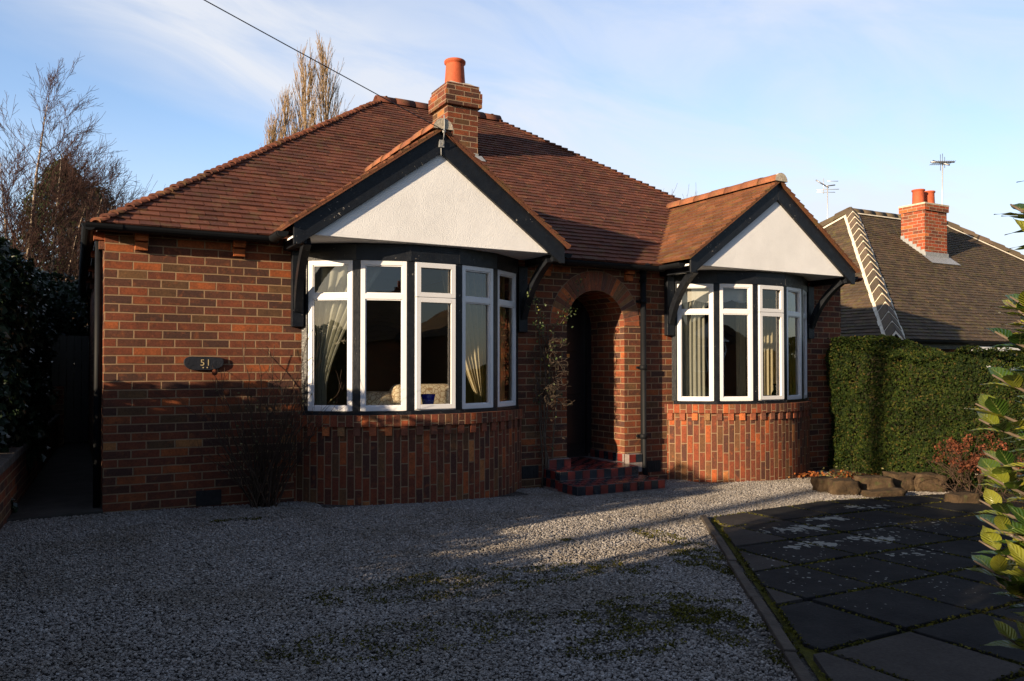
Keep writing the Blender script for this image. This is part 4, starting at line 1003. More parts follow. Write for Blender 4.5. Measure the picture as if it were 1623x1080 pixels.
# aerials
def aerial(base,top,parts,label,group=None):
    e=empty('television_aerial',base,label,'aerial',group); mb=MB(); mb.tube([base,top],.014,8); mb.build('mast',M['lite_metal'],e)
    for nm,segs,mat,r in parts:
        mb=MB()
        for a,b in segs: mb.tube([Vector(top)+Vector(a),Vector(top)+Vector(b)],r,6)
        mb.build(nm,mat,e)
d1=Vector((.878,-.479,0)); f1=Vector((.479,.878,0))
parts=[('boom',[(tuple(-d1*.30+Vector((0,0,.16))),tuple(d1*.03+Vector((0,0,-.04)))),(tuple(-d1*.05),tuple(d1*.20+Vector((0,0,.03))))],M['dark_metal'],.016),
 ('element',[(tuple(-d1*.28+Vector((0,0,-.16))),tuple(d1*.2+Vector((0,0,-.16)))),(tuple(-d1*.28+Vector((0,0,-.10))),tuple(d1*.3+Vector((0,0,-.08)))),(tuple(d1*.0+Vector((0,0,.13))),tuple(d1*.28+Vector((0,0,.13)))),(tuple(Vector((0,0,-.2))-d1*.1),tuple(Vector((0,0,.2))-d1*.1))],M['lite_metal'],.008)]
aerial((17.2,14.3,4.15),(17.2,14.3,5.95),parts,'small television aerial above the left end of the neighbouring roof')
parts=[('boom',[(tuple(-d1*.28+Vector((0,0,.02))),tuple(d1*.28+Vector((0,0,.02)))),(tuple(f1*.2-d1*.12+Vector((0,0,.1))),tuple(-f1*.2+d1*.05+Vector((0,0,-.1))))],M['dark_metal'],.02),
 ('element',[(tuple(d1*(.05*k-.2)+f1*-.2),tuple(d1*(.05*k-.2)+f1*.2)) for k in range(9)]+[((0,0,-.2),(0,0,.22)),(tuple(-d1*.05+Vector((0,0,-.18))),tuple(-d1*.05+Vector((0,0,.2)))),(tuple(d1*.05+Vector((0,0,-.12))),tuple(d1*.05+Vector((0,0,.14))))],M['dark_metal'],.007)]
aerial((17.88,11.62,4.3),(17.93,11.62,6.05),parts,'tall television aerial strapped to the neighbouring chimney')
mb=MB(); mb.box(17.05,17.45,14.15,14.45,3.9,4.55); 

# ------------------------------------------------------------------ other houses (reflected in the windows / left of the frame)
def plain_house(x0,x1,y0,label,flip,group):
    h,rf,ry,by,run,pt=hip_house('brick_bungalow',label,x0,x1,y0,4.1,2.5,5.4,0.0,M['tile_n'],.15,False,group)
    yf=(by if flip else y0); s=1 if flip else -1
    for cx in (x0+2.9,x1-2.4):
        a,b=sorted((yf+s*.55,yf+s*-.2)); mb=MB(); mb.prism([(cx-1.3,2.45),(cx+1.3,2.45),(cx,3.4)],a,b); g=mb.build('gable',M['render'],h)
        mb=MB()
        for sg in (-1,1):
            P=[(cx,3.42),(cx+sg*1.5,2.34),(cx+sg*1.5,2.56),(cx,3.64)]
            if sg<0: P=P[::-1]
            mb.prism(P,a-.03,b+.03) 
        mb.build('bargeboard',M['black_wood'],g)
        mb=MB(); 
        for sg in (-1,1):
            t0,t1=(a-.06,b+2.0) if not flip else (a-2.0,b+.06)
            mb.face([(cx,t0,3.68),(cx+sg*1.55,t0,2.58),(cx+sg*1.55,t1,2.58),(cx,t1,3.68)])
        mb.build('gable_roof',M['tile'],g)
        mb=MB(); a,b=sorted((yf+s*.35,yf+s*-.2)); mb.box(cx-1.1,cx+1.1,a,b,-.1,.8); mb.build('bay_wall',M['brick'],h)
        mb=MB(); mb.box(cx-1.1,cx+1.1,a+.01,b-.01,.8,2.42); w=mb.build('window',M['vent'],h)
        mb=MB(); yy=b if flip else a
        for k in range(5): mb.box(cx-1.1+k*.535,cx-1.1+k*.535+.06,min(yy,yy+s*.03),max(yy,yy+s*.03),.8,2.42)
        for z in (.8,1.9,2.36): mb.box(cx-1.1,cx+1.1,min(yy+s*.001,yy+s*.028),max(yy+s*.001,yy+s*.028),z,z+.06)
        mb.build('frame',M['upvc'],w)
    mb=MB(); mb.box((x0+x1)/2-.3,(x0+x1)/2+.3,ry-1.4,ry-.9,3.5,5.7); c=mb.build('chimney',M['brick_chim'],h)
    mb=MB(); mb.lathe(((x0+x1)/2,ry-1.15,5.7),[(.15,0),(.13,.32),(.15,.36),(.12,.36)],14); mb.build('chimney_pot',M['pot'],c)
gr='bungalows across the road mirrored in the windows'
plain_house(-9.5,.5,-26,'hip roofed bungalow across the road mirrored in the left bow window',True,gr)
plain_house(2.5,12.5,-26,'hip roofed bungalow directly opposite across the road, mirrored in the window panes',True,gr)
plain_house(14.5,24.5,-26,'hip roofed bungalow across the road mirrored in the right bow window',True,gr)
plain_house(-12.2,-2.1,7.95,'neighbouring bungalow beyond the ivy hedge on the left',False,None)

# ------------------------------------------------------------------ low wall on the left
wl=empty('garden_wall',(-.5,9,0),'low brick garden wall with pale coping beside the dark side path','wall')
def slant(x0a,x0b,x1a,x1b,y0,y1,z0,z1,mb): mb.hexa([(x0a,y0,z0),(x0b,y0,z0),(x1b,y1,z0),(x1a,y1,z0),(x0a,y0,z1),(x0b,y0,z1),(x1b,y1,z1),(x1a,y1,z1)])
mb=MB(); slant(-.74,-.50,-.44,-.20,6.6,14.1,-.3,.46,mb); mb.build('brickwork',M['brick'],wl)
mb=MB()
for k in range(16):
    u0,u1=k/16,(k+1)/16-.002; f=lambda u:.30*u; slant(-.76+f(u0),-.475+f(u0),-.76+f(u1),-.475+f(u1),6.58+7.5*u0,6.58+7.5*u1,.462,.535,mb)
mb.build('coping',M['coping'],wl,bevel=.01)
mb=MB(); mb.box(-.42,-.12,14.1,14.4,-.2,.95); mb.build('pier',M['brick'],wl)
# dark side gate
gt=empty('side_gate',(-.0,14.6,0),'dark timber gate at the far end of the side path','gate'); mb=MB()
for k in range(5): mb.box(-.30+k*.105,-.30+k*.105+.098,14.6,14.625,.05,1.75)
mb.build('boards',M['door'],gt); mb=MB(); mb.box(-.30,.22,14.63,14.66,.3,.4); mb.box(-.30,.22,14.63,14.66,1.4,1.5); mb.build('rail',M['door'],gt)

# ------------------------------------------------------------------ hedges
def hedge(name,label,x0,x1,y0,y1,zt,n,size,mat,aspect=.6,noise_a=.07,jit=.6,zfun=None,cat='hedge',round_=.12,seed=1,faces='xXyYZ',cell=2.2):
    rng=np.random.default_rng(seed); e=empty(name,((x0+x1)/2,(y0+y1)/2,gz((x0+x1)/2)),label,cat)
    zf=zfun or (lambda x,y:zt)
    A={'x':(y1-y0)*zt,'X':(y1-y0)*zt,'y':(x1-x0)*zt,'Y':(x1-x0)*zt,'Z':(x1-x0)*(y1-y0)}; tot=sum(A[f] for f in faces); P=[];N=[]
    for f in faces:
        k=int(n*A[f]/tot); u=rng.uniform(0,1,k); v=rng.uniform(0,1,k)
        for a,b in zip(u,v):
            if f in 'xX': x=x0 if f=='x' else x1; y=y0+(y1-y0)*a; z=b*zf(x,y); nn=(-1 if f=='x' else 1,0,0)
            elif f in 'yY': y=y0 if f=='y' else y1; x=x0+(x1-x0)*a; z=b*zf(x,y); nn=(0,-1 if f=='y' else 1,0)
            else: x=x0+(x1-x0)*a; y=y0+(y1-y0)*b; z=zf(x,y); nn=(0,0,1)
            d=noise_a*(mnoise.noise(Vector((x*cell,y*cell,z*cell)))+.5*mnoise.noise(Vector((x*6,y*6,z*6))))*1.6
            # round the top edges
            h=zf(x,y); t_=max(0,(z-(h-round_))/round_)
            if f in 'xX': x-= nn[0]*round_*.6*t_*t_
            if f in 'yY': y-= nn[1]*round_*.6*t_*t_
            g=gz(x); dd=d-abs(rng.normal(0,.022))
            P.append((x+nn[0]*dd,y+nn[1]*dd,z+nn[2]*dd+ (g*(1-z/max(h,.1))))); N.append((nn[0],nn[1],nn[2]+.35))
    V,F=leaf_cloud(np.array(P),np.array(N),size,aspect,jit,rng=rng); np_mesh('foliage',V,F,mat,e)
    mb=MB(); ny=max(2,int((y1-y0)/.3)); c=.20
    for k in range(ny):
        ya=y0+c+(y1-y0-2*c)*k/ny; yb=y0+c+(y1-y0-2*c)*(k+1)/ny; za=zf((x0+x1)/2,(ya+yb)/2)-.18
        mb.box(x0+c,x1-c,ya,yb,gz(x0)-.2,za)
    mb.build('stems',M['hcore'],e)  # dark solid core boxes, not separate stems; they block view through the leaves
    return e
hedge('clipped_hedge','dense clipped green privet hedge at the right of the bungalow',9.26,10.6,3.6,7.72,1.7,84000,.036,M['privet'],.6,.11,.65,zfun=lambda x,y:1.60-.11*max(0,7.7-y)+.015*math.sin(x*5+y*3),seed=2,faces='xYZ',round_=.22,cell=1.2)
hedge('ivy_hedge','tall dark ivy hedge above the low wall on the left',-1.75,-.50,7.9,15.2,2.35,30000,.085,M['ivy'],.8,.22,.55,zfun=lambda x,y:2.27+.08*math.sin(y*1.3)+.045*(y-8),seed=3,faces='XyZ',cell=1.4)
hedge('ivy_bush','dark ivy bush closing the far end of the side path',-.75,.18,14.9,16.2,2.7,9000,.085,M['ivy'],.8,.2,.6,zfun=lambda x,y:2.72-.2*(x+.6),seed=4,faces='XyZ',cell=1.6)
hedge('unseen_shade_hedge','low unseen hedge added between two taller ones to shade the left of the drive',-1.6,-.95,2.6,5.25,.8,8000,.06,M['hedge_unseen'],.7,.08,.6,zfun=lambda x,y:.84+.05*math.sin(y*6),seed=15)  # added out of view to keep sun off the near left gravel
def hz1(x,y):
    if y>6.9: return 1.22+.55*(7.6-y)/.7 if y<7.6 else 1.2
    return 1.74+.07*math.sin(y*5)+.05*math.sin(y*13)
hedge('unseen_shade_hedge','unseen green hedge added left of the camera to shade the lower front wall and drive',-1.6,-.9,4.6,7.6,1.8,11000,.07,M['hedge_unseen'],.7,.08,.6,zfun=hz1,seed=5)  # added out of view, top shaped to set the shade line on the wall
hedge('unseen_shade_hedge','taller unseen green hedge added nearer the road on the left to shade the patio',-1.6,-.9,-2.5,3.15,1.95,14000,.07,M['hedge_unseen'],.7,.08,.6,zfun=lambda x,y:(1.95+.08*math.sin(y*5) if y>1.25 else 1.45+.1*math.sin(y*5)),seed=6)  # added out of view, shades the patio but lets sun reach the laurel

# ------------------------------------------------------------------ branching plants
def grow(mb,p,d,L,r,depth,rr,spread=.5,upb=.1,nseg=4,kids=3,taper=.6,lenf=.65,tips=None,minr=.002,curve=.15,sides=5,start=.25):
    pts=[p.copy()]; rad=[r]; q=p.copy(); dd=d.copy()
    for i in range(nseg):
        dd=(dd+Vector((rr.gauss(0,curve),rr.gauss(0,curve),rr.gauss(0,curve)+upb))).normalized(); q=q+dd*(L/nseg); pts.append(q.copy()); rad.append(max(minr,r*(1-(1-taper)*(i+1)/nseg)))
    mb.tube(pts,rad,sides if r>.012 else 3,cap=False)
    if depth<=0:
        if tips is not None: tips.append((pts[-1],dd))
        return
    for k in range(kids):
        u=start+(1-start)*(k+rr.random())/kids; i=min(nseg-1,int(u*nseg)); f=u*nseg-i
        b=pts[i].lerp(pts[i+1],f); ax=Vector((rr.gauss(0,1),rr.gauss(0,1),rr.gauss(0,.6))); t=(pts[i+1]-pts[i]).normalized(); ax=(ax-t*ax.dot(t)).normalized()
        nd=(t+ax*spread*rr.uniform(.6,1.4)).normalized()
        grow(mb,b,nd,L*lenf*rr.uniform(.7,1.2),max(minr,r*.55*(1-.3*u)),depth-1,rr,spread,upb,nseg,kids,taper,lenf,tips,minr,curve,sides,start)
    if tips is not None: tips.append((pts[-1],dd))
def at_px(px,Y): # world X at image column for a given Y
    return Y*math.tan(R(28.7)+math.atan((px-811.5)/1270))
# birches: stems leaning right
def birch(px,Y,label,stems,seed,h):
    rr=random.Random(seed); x=at_px(px,Y); e=empty('birch_tree',(x,Y,0),label,'tree','bare birch trees behind the left hedge'); tr=MB(); tw=MB()
    for (lean,hh,r0,dx) in stems:
        p=Vector((x+dx,Y+rr.uniform(-.5,.5),0)); d=Vector((-.05+lean*.3,0,1)).normalized(); pts=[p];rad=[r0]; q=p.copy(); n=16
        for i in range(n):
            d=(d+Vector((lean*.045+rr.gauss(0,.035),rr.gauss(0,.04),.03))).normalized(); q=q+d*hh/n; pts.append(q.copy()); rad.append(max(.006,r0*(1-(i+1)/(n+.5))))
        tr.tube(pts,rad,7,cap=False)
        for k in range(30):
            u=.22+.76*k/30; i=min(n-1,int(u*n)); b=pts[i].lerp(pts[i+1],u*n-i); t=(pts[i+1]-pts[i]).normalized()
            ax=Vector((rr.gauss(.15+lean*.5,1),rr.gauss(0,1),.2)).normalized(); nd=(t*.9+ax*.75).normalized()
            grow(tw,b,nd,hh*.27*(1.12-u)*rr.uniform(.7,1.3)+.35,max(.004,rad[i]*.33),3,rr,.5,.035,4,4,.5,.60,None,.0032,.10,4)
    tr.build('trunk',M['birch'],e); tw.build('crown',M['birch_twig'],e)
birch(62,21,'tall bare birch with a straight white stem left of the house',[(.07,7.3,.10,0.0),(.10,5.8,.06,.1)],21,9)
birch(80,20,'bare many-branched birch leaning right towards the roof corner',[(.30,5.8,.085,0.0),(.18,5.9,.07,-.1),(.42,4.9,.06,.1)],22,8)
birch(-8,19,'bare birch cut off by the left edge of the picture',[(.02,5.5,.09,0),(-.25,5.0,.07,0)],23,8)
# dark conifers and brown scrub
def conifer(px,Y,h,w,label,seed,n):
    rng=np.random.default_rng(seed); x=at_px(px,Y); e=empty('conifer_tree',(x,Y,0),label,'tree','evergreens behind the birches')
    mb=MB(); mb.tube([(x,Y,0),(x,Y,h*.5),(x,Y,h*.97)],[.16,.1,.02],8); mb.build('trunk',M['twig'],e)
    u=rng.beta(1.2,1.1,n); a=rng.uniform(0,6.283,n); lob=1+.25*np.sin(a*3+u*9)+.18*np.sin(a*5-u*21)+.12*np.sin(u*40)
    r=w*(np.clip(1-u,0,1)**.6)*lob*rng.uniform(.6,1.05,n)
    P=np.stack([x+r*np.cos(a),Y+r*np.sin(a),.3+u*h+rng.normal(0,.12,n)],1); N=np.stack([np.cos(a),np.sin(a),np.full(n,.2)],1)
    V,F=leaf_cloud(P,N,.17,.3,.6,1.0,rng=rng); np_mesh('crown',V,F,M['conifer'],e)
conifer(95,27,6.9,2.7,'dark evergreen tree behind the white birch stems',41,17000)
conifer(150,29,6.7,2.5,'smaller dark evergreen beside the roof corner',42,9000)
conifer(20,31,4.9,2.6,'dull brown green evergreen at the left edge behind the birch',43,9000)
for i,(px,Y,h,lab) in enumerate(((45,17.5,3.9,'leafless brown bush in front of the evergreens at far left'),(105,18.5,4.3,'leafless brown bush between the birch stems'),(150,17.8,3.9,'leafless brown bush beside the bungalow corner'))):
    rr=random.Random(50+i); x=at_px(px,Y); mb=MB()
    for k in range(3):
        p=Vector((x+rr.uniform(-.6,.6),Y+rr.uniform(-.4,.4),0)); grow(mb,p,Vector((rr.gauss(0,.25),rr.gauss(0,.25),1)).normalized(),h*.52,.028,3,rr,.5,.06,4,3,.5,.6,None,.0035,.12,4)
    tag(mb.build('bare_bush',M['twig']),lab,'bush','leafless bushes behind the ivy hedge')
# poplar
def poplar(px,Y,h,w,label,seed,spires):
    rr=random.Random(seed); x=at_px(px,Y); e=empty('poplar_tree',(x,Y,0),label,'tree'); mb=MB(); tw=MB()
    mb.tube([(x,Y,0),(x,Y,h*.3)],[.5,.35],8)
    for (dx,hh,ww) in spires:
        pts=[Vector((x+dx*.35,Y,h*.15)),Vector((x+dx*.8,Y,h*.35)),Vector((x+dx,Y+rr.uniform(-.3,.3),hh*.7)),Vector((x+dx*1.03,Y,hh))]; mb.tube(pts,[.25,.2,.10,.02],6,cap=False)
        for k in range(72):
            u=rr.uniform(.1,.97); z=h*.2+(hh-h*.2)*u; an=rr.uniform(0,6.283); L=hh*.15*(1.15-u)+.9
            sp=ww*(.35+.65*math.sin(min(1,(1-u)*2.2)*math.pi/2))
            b=Vector((x+dx*min(1,.4+u)+math.cos(an)*sp*.25,Y+math.sin(an)*sp*.25,z)); d=Vector((math.cos(an)*.28*sp,math.sin(an)*.28*sp,1)).normalized()
            grow(tw,b,d,L,.035,2,rr,.22,.10,3,4,.4,.62,None,.011,.05,3,.1)
    mb.build('trunk',M['poplar'],e); tw.build('crown',M['poplar'],e)
poplar(490,55,22.8,2.4,'tall tan leafless poplar rising behind the left roof slope',61,[(1.05,22.6,1.2),(-.35,22.0,1.15),(-1.7,18.6,.8),(-2.5,16.6,.7),(2.0,17.5,.9)])
# faint twigs over the right roof
rr=random.Random(70); mb=MB()
for px in (1040,1050,1085):
    Y=38; x=at_px(px,Y)
    for k in range(5): grow(mb,Vector((x+rr.uniform(-.5,.5),Y,7.5)),Vector((rr.gauss(0,.12),0,1)).normalized(),3.0,.022,2,rr,.4,.08,4,3,.4,.5,None,.008,.06,3)
    mb.tube([(x,Y,-.3),(x,Y,8)],.12,6)
tag(mb.build('distant_tree',M['birch_twig']),'faint bare treetop showing above the roof between the two gables','tree')

for px_x,Y,h_,sd,lab in ((-6.5,-15,8.5,201,'bare street tree across the road mirrored in the left panes'),(1.5,-16.5,7.5,202,'smaller bare tree across the road mirrored in the middle panes'),(-14,-12,9,203,'bare roadside tree on the left mirrored in the first pane')):
    rr=random.Random(sd); mb=MB(); grow(mb,Vector((px_x,Y,0)),Vector((0,0,1)),h_*.55,.13,4,rr,.55,.06,5,4,.55,.66,None,.006,.10,6,.4)
    tag(mb.build('bare_tree',M['twig']),lab,'tree')
# rose shrub at the wall
rr=random.Random(31); e=empty('rose_shrub',(1.52,7.62,0),'bare thorny rose shrub in front of the left wall below the number plaque','shrub'); mb=MB(); tips=[]
for k in range(40):
    a=rr.uniform(0,6.283); L=rr.uniform(.5,.95); sp=rr.uniform(.05,.65)
    grow(mb,Vector((1.55+rr.uniform(-.10,.10),7.60+rr.uniform(-.06,.05),-.05)),Vector((math.cos(a)*sp,math.sin(a)*sp*.35-.05,1)).normalized(),L,.0085,2,rr,.5,.06,5,3,.45,.55,tips,.0016,.12,5)
for (x1,z1) in ((1.12,1.22),(2.02,1.66),(1.36,1.52),(1.66,1.5),(1.78,1.3),(1.52,1.35),(1.25,.95),(1.9,1.1)):
    x0=1.55+rr.uniform(-.08,.08); pts=[Vector((x0+(x1-x0)*(u**1.6)+rr.gauss(0,.008),7.60+.08*u+rr.gauss(0,.008),z1*u-.03)) for u in [i/9 for i in range(10)]]
    mb.tube(pts,[.008*(1-.7*i/9) for i in range(10)],5)
    for k in range(5): grow(mb,pts[4+k],Vector((rr.gauss(0,.6),rr.gauss(-.1,.3),.5)).normalized(),.16,.003,1,rr,.5,.05,3,2,.5,.6,tips,.0014,.12,4)
mb.build('stems',M['twig'],e)
sel=[t for t in tips if rr.random()<.22]; P=np.array([tuple(t[0]) for t in sel]); V,F=leaf_cloud(P,np.tile([0,-.5,1.],(len(P),1)),.028,.6,.8); np_mesh('leaves',V,F,M['rose_leaf'],e)
mb=MB(); 
for c in ((1.125,7.66,1.21),(1.23,7.68,1.03)):
    mb.lathe(c,[(0,-.03),(.02,-.02),(.026,0),(.02,.02),(0,.03)],10)
mb.build('seed_head',M['brownleaf'],e)
# climber between bay and arch
rr=random.Random(33); e=empty('climbing_plant',(4.72,7.75,-.1),'straggly climbing plant with a few green leaves on the wall left of the arch','climber'); mb=MB(); tips=[]; lt=[]
for (x0,x1,z1) in ((4.62,4.60,1.9),(4.66,4.74,1.85),(4.76,4.84,1.7),(4.68,4.66,1.75),(4.74,4.56,1.3)):
    pts=[Vector((x0+(x1-x0)*u+.02*math.sin(u*9+x1*7),7.76-.02*math.sin(u*5),-.1+z1*u)) for u in [i/12 for i in range(13)]]
    mb.tube(pts,[.011*(1-.6*i/12) for i in range(13)],5)
    for k in range(3,12):
        for q in range(4 if k>6 else 1): grow(mb,pts[k],Vector((rr.gauss(0,1),rr.gauss(-.3,.25),rr.gauss(0,.8))).normalized(),.13 if k>6 else .1,.0035,2,rr,.8,.0,4,3,.5,.7,tips,.0015,.3,4)
# shoots up over the bracket and the arch
for tgt in (((4.42,7.66,2.28)),((4.35,7.60,2.05)),((5.15,7.74,2.22)),((5.0,7.72,1.9)),((4.45,7.64,1.75))):
    p0=Vector((4.68,7.74,1.5)); p1=Vector(tgt); pts=[p0.lerp(p1,i/8)+Vector((rr.gauss(0,.02),rr.gauss(0,.01),.05*math.sin(i/8*3.14))) for i in range(9)]; mb.tube(pts,[.005*(1-.6*i/8) for i in range(9)],5)
    for q in pts[3:]:
        for _ in range(5): lt.append((q+Vector((rr.gauss(0,.035),rr.gauss(-.02,.025),rr.gauss(0,.04)))))
mb.build('stems',M['twig_g'],e)
lt+= [t[0] for t in tips if rr.random()<(.05 if t[0].z<1.35 else .16)]
P=np.array([tuple(t) for t in lt]); V,F=leaf_cloud(P,np.tile([-.2,-1,.4],(len(P),1)),.034,.6,.6); np_mesh('leaves',V,F,M['climbleaf'],e)

# rocks of the planter edge
def rock(x,y,z,sx,sy,sz,rot,label,seed):
    rr=random.Random(seed); import bmesh; bm=bmesh.new(); bmesh.ops.create_cube(bm,size=1); bmesh.ops.subdivide_edges(bm,edges=bm.edges[:],cuts=5,use_grid_fill=True)
    for v in bm.verts:
        c=v.co; n=c.normalized()*.62; c=c.lerp(n,.13); w=mnoise.noise(c*2.2+Vector((seed,0,0)))*.20+mnoise.noise(c*5+Vector((0,seed,0)))*.09; v.co=Vector((c.x*sx,c.y*sy,c.z*sz))*(1+w)
    me=bpy.data.meshes.new('stone'); bm.to_mesh(me); bm.free()
    for p in me.polygons: p.use_smooth=True
    me.materials.append(M['rock']); o=bpy.data.objects.new('edging_stone',me); C.objects.link(o); o.location=(x,y,z); o.rotation_euler=(rr.uniform(-.05,.05),rr.uniform(-.08,.08),rot)
    tag(o,label,'rock','sandstone blocks edging the border')
def rp(px,py,**k):
    z=-.17; f=1270
    dd=(1.27-z)*f/(py-580); r=dd*(px-811.5)/f; ya=R(28.7); return dd*math.sin(ya)+r*math.cos(ya), dd*math.cos(ya)-r*math.sin(ya)
for i,(px,py,dz,sx,sy,sz,lab) in enumerate([
 (1305,779,.07,.20,.24,.17,'rounded brown stone at the left end of the border edging'),
 (1332,783,.07,.30,.26,.17,'dark wide stone second from the left in the border edging'),
 (1383,779,.09,.36,.26,.17,'dark stone in the middle of the border edging under the leaning slab'),
 (1422,775,.10,.28,.24,.20,'squarish pale stone in the border edging beside the yellow one'),
 (1466,775,.10,.38,.24,.20,'broad yellow brown stone in the border edging'),
 (1418,752,.16,.34,.22,.10,'pale wedge stone lying on top of the border edging'),
 (1398,787,.03,.44,.16,.09,'low flat stone at the foot of the border edging'),
 (1523,798,.05,.30,.16,.13,'pale block on its own in front of the twiggy shrub')]):
    x,y=rp(px,py); rock(x,y,gz(x)+dz,sx,sy,sz,-.45,lab,80+i)
# soil border
mb=MB(); bp=[(7.65,6.75),(8.2,6.15),(8.75,5.45),(9.0,4.6),(9.5,3.6),(9.5,7.75),(9.3,7.75),(8.7,7.2)]
mb.face([(x,y,gz(x)+(.05 if i in (4,5,6) else -.004)) for i,(x,y) in enumerate(bp)]); mb.build('soil_border',M['earth'],None,kind='structure')
# fallen leaves
n=520; u=RNG.uniform(0,1,n); P=np.stack([8.0+u*1.3+RNG.normal(0,.15,n),7.55-u*.9+RNG.normal(0,.22,n),np.zeros(n)],1); P[:,2]=-.022*(P[:,0]-.2)+.012+RNG.uniform(0,.05,n)
V,F=leaf_cloud(P,np.tile([0,0,1.],(n,1)),.045,.7,.5); o=np_mesh('fallen_leaves',V,F,M['fallen']); o['label']='orange fallen leaves at the foot of the clipped hedge'; o['kind']='stuff'
# brown hydrangea-like shrub
rr=random.Random(90); x0,y0=8.98,5.55; e=empty('hydrangea_shrub',(x0,y0,-.18),'twiggy shrub with faded red brown flower heads in front of the hedge','shrub'); mb=MB(); tips=[]
for k in range(17):
    a=rr.uniform(0,6.283); sp=rr.uniform(.2,1.0); grow(mb,Vector((x0+rr.uniform(-.25,.25),y0+rr.uniform(-.3,.3),-.2)),Vector((math.cos(a)*sp,math.sin(a)*sp,1)).normalized(),rr.uniform(.28,.5),.009,2,rr,.6,.05,4,3,.5,.62,tips,.0022,.18,5)
mb.build('stems',M['twig'],e); P=[];N=[]
hi=[t for t in tips if t[0].z>.10]; rr.shuffle(hi)
for t,d in hi[:54]:
    for k in range(34):
        v=Vector((rr.gauss(0,1),rr.gauss(0,1),rr.gauss(0,1))).normalized(); P.append(tuple(t+v*.055*(.6+.8*((k*7)%5)/5))); N.append(tuple(v))
V,F=leaf_cloud(np.array(P),np.array(N),.028,.8,.4); np_mesh('flower_heads',V,F,M['brownleaf'],e)
rr=random.Random(92); mb=MB()
for k in range(14): grow(mb,Vector((8.85+rr.uniform(-.3,.3),4.95+rr.uniform(-.4,.4),-.2)),Vector((rr.gauss(0,.8),rr.gauss(0,.8),.6)).normalized(),.4,.006,2,rr,.7,.02,4,3,.5,.7,None,.002,.2,4)
tag(mb.build('bramble',M['twig']),'low tangle of bare brown stems at the right end of the border','shrub')
# small green plants at hedge foot
P=[];N=[]
for k in range(7):
    cx_,cy_=8.75+RNG.uniform(-.5,.9),6.95+RNG.uniform(-.45,.3)
    for q in range(60): P.append((cx_+RNG.normal(0,.07),cy_+RNG.normal(0,.07),gz(9)+abs(RNG.normal(0,.07)))); N.append((0,-.3,1))
V,F=leaf_cloud(np.array(P),np.array(N),.04,.5,.7); o=np_mesh('weeds',V,F,M['rose_leaf']); o['label']='small weeds at the foot of the hedge beside the drive'; o['kind']='stuff'

# ------------------------------------------------------------------ laurel at the right edge
e=empty('laurel_shrub',(2.80,1.42,-.05),'laurel shrub with large glossy yellow green leaves at the right edge','shrub')
rr=random.Random(12); st=MB(); lf=MB()
def leaf(mb,p,d,up,L,W,bend):
    d=d.normalized(); s=d.cross(up).normalized(); n=s.cross(d); rows=8; base=len(mb.v); prof=[.10,.55,.86,1.0,.98,.84,.55,.22,.02]
    for i in range(rows+1):
        u=i/rows; c=p+d*(L*u)-n*(bend*L*u*u)
        w=W*.5*prof[i]
        for k,sx in enumerate((-1,-.5,0,.5,1)): mb.v.append(tuple(c+s*w*sx+n*(abs(sx)*w*.32+.002*math.sin(u*16+sx*2))))
    for i in range(rows):
        for k in range(4):
            q=base+i*5+k; mb.f.append((q,q+1,q+6,q+5)); mb.uv.append([(k/4,i/rows),((k+1)/4,i/rows),((k+1)/4,(i+1)/rows),(k/4,(i+1)/rows)]); mb.m.append(0); mb.sm.append(True)
for k in range(120):
    a=rr.uniform(1.9,3.9); z0=(.34+1.10*((k*.618)%1.0)) if k<98 else rr.uniform(1.42,2.02); rad=rr.uniform(.14,.40)
    if z0>1.40: rad*=.72
    b=Vector((3.05,1.37,z0-.20)); t=Vector((3.06+math.cos(a)*rad,1.40+math.sin(a)*rad*.9,z0)); pts=[b,b.lerp(t,.5)+Vector((0,0,.02)),t,t+(t-b).normalized()*.06]
    st.tube(pts,[.008,.006,.005,.003],6)
    ax=(t-b).normalized()
    for j in range(9):
        an=j*2.4+rr.uniform(-.3,.3); u=.45+.6*j/9; p=b.lerp(t,u) if u<1 else t+ax*.05*(u-1)*5
        side=Vector((math.cos(an),math.sin(an),rr.uniform(.1,.5))); d=(side+ax*(.4+.5*(u>.9))).normalized()
        leaf(lf,p,d,Vector((0,0,1))+ax*.3,rr.uniform(.11,.155),rr.uniform(.050,.070),rr.uniform(.05,.35))
st.tube([(3.02,1.36,-.1),(3.03,1.37,.9),(3.02,1.36,1.75)],[.03,.022,.008],8)
st.build('stems',M['twig_g'],e); lf.build('leaves',M['laurel'],e)

# ------------------------------------------------------------------ camera, sun, sky
cam=bpy.data.cameras.new('camera'); co=bpy.data.objects.new('camera',cam); C.objects.link(co)
co.location=(0,0,1.27); pitch=1.0
co.rotation_euler=(R(90+pitch),0,R(-28.7)); cam.sensor_width=36; cam.lens=1270/1623*36; cam.clip_end=2000; cam.clip_start=.05
cam.shift_y=(40-1270*math.tan(R(pitch)))/1623
bpy.context.scene.camera=co
EL,AZ_=R(13.0),R(253.5)
S=Vector((math.sin(AZ_)*math.cos(EL),math.cos(AZ_)*math.cos(EL),math.sin(EL)))
sun=bpy.data.lights.new('sun','SUN'); sun.energy=5.0; sun.angle=R(.6); sun.color=(1,.78,.52); so=bpy.data.objects.new('sun',sun); C.objects.link(so)
so.rotation_euler=S.to_track_quat('Z','Y').to_euler(); so.location=(-20,-6,12)
w=bpy.data.worlds.new('World'); bpy.context.scene.world=w; w.use_nodes=True; nt=w.node_tree; nt.nodes.clear()
class WT_(NT):
    def __init__(s): s.t=nt
t=WT_(); out=t.n('ShaderNodeOutputWorld'); sky=t.n('ShaderNodeTexSky',sky_type='NISHITA'); sky.sun_disc=False; sky.sun_elevation=EL; sky.sun_rotation=AZ_; sky.air_density=1.0; sky.dust_density=.6; sky.ozone_density=1.6
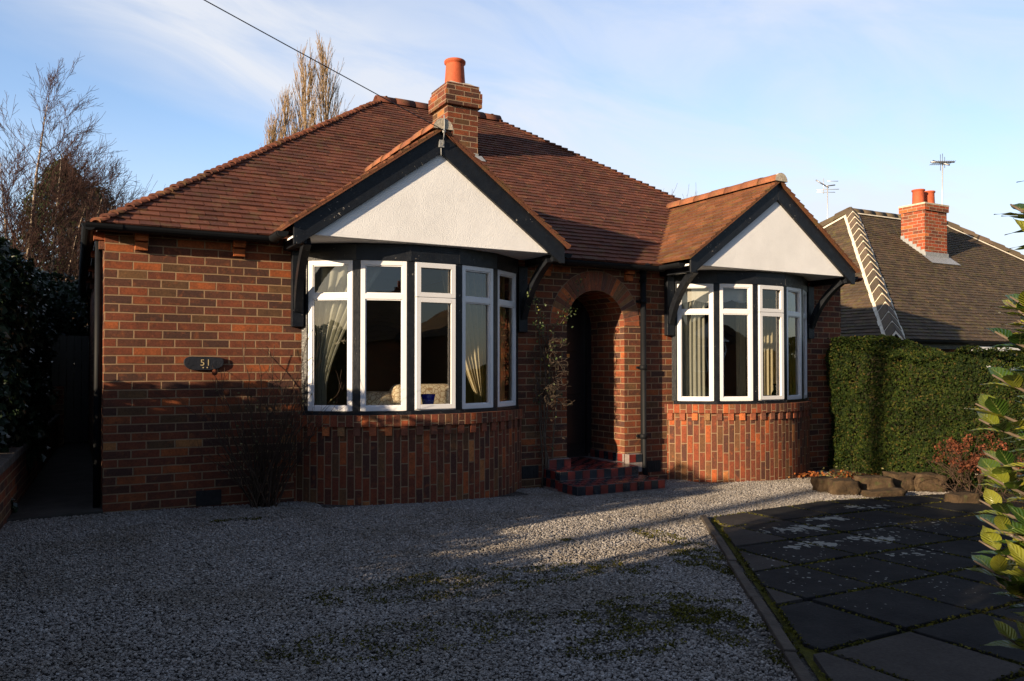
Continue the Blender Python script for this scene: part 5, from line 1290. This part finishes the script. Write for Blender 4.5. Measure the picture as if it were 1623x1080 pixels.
bg=t.n('ShaderNodeBackground'); bg.inputs[1].default_value=.085; t.l(bg.outputs[0],out.inputs[0])
tc=t.n('ShaderNodeTexCoord').outputs['Generated']; sp=t.n('ShaderNodeSeparateXYZ'); t.l(tc,sp.inputs[0])
az=t.math('ARCTAN2',sp.outputs[0],sp.outputs[1]); el=t.math('ARCSINE',sp.outputs[2]); ar=t.math('SUBTRACT',az,R(28.7))
q=t.math('ADD',el,t.math('MULTIPLY',ar,.30)); along=t.math('SUBTRACT',ar,t.math('MULTIPLY',el,.30))
cb=t.n('ShaderNodeCombineXYZ'); t.l(t.math('MULTIPLY',along,1.0),cb.inputs[0]); t.l(t.math('MULTIPLY',q,3.4),cb.inputs[1])
n1=t.noise(cb.outputs[0],3.2,9,.58,.7); n2=t.noise(cb.outputs[0],1.7,4,.55,.3)
qq=t.math('ADD',q,t.math('MULTIPLY',t.math('SUBTRACT',n2,.5),.10))
band=t.ramp(qq,[(.0,(0,0,0)),(.165,(.03,.03,.03)),(.205,(.55,.55,.55)),(.235,(1,1,1)),(.33,(.9,.9,.9)),(.38,(.55,.55,.55)),(.50,(.75,.75,.75)),(.7,(.6,.6,.6))])
north=t.math('MULTIPLY',t.math('ADD',sp.outputs[1],.25),1.0,clamp=True)      # weight for brightness and cloud added on the view side of the sky
cl=t.math('MULTIPLY',t.ramp(n1,[(.28,(.30,.30,.30)),(.60,(1,1,1))]),band)
low=t.ramp(el,[(.0,(1,1,1)),(.12,(.6,.6,.6)),(.30,(0,0,0))])
puff=t.ramp(n1,[(.35,(.45,.45,.45)),(.6,(1,1,1))])
cl=t.math('MAXIMUM',cl,t.math('MULTIPLY',t.math('MULTIPLY',low,puff),.62)); cl=t.math('MULTIPLY',cl,t.math('MULTIPLY',t.math('ADD',north,.12,clamp=True),.92))
gain=t.math('ADD',t.math('MULTIPLY',north,.6),1.0); cg=t.n('ShaderNodeCombineXYZ')
for k in range(3): t.l(gain,cg.inputs[k])
blue=t.mix(1.0,t.mix(1.0,sky.outputs[0],cg.outputs[0],'MULTIPLY'),(.88,.88,.98),'MULTIPLY')
south=t.math('SUBTRACT',.55,north,clamp=True)
blue=t.mix(t.math('MULTIPLY',south,.55),blue,(1.15,1.28,1.70))
col=t.mix(cl,blue,(4.5,4.65,5.0)); t.l(col,bg.inputs[0])
sc=bpy.context.scene; sc.view_settings.view_transform='Standard'; sc.view_settings.look='None'; sc.view_settings.exposure=1.15; sc.view_settings.gamma=1
sc.render.engine='CYCLES'; sc.cycles.max_bounces=8; sc.cycles.transparent_max_bounces=12
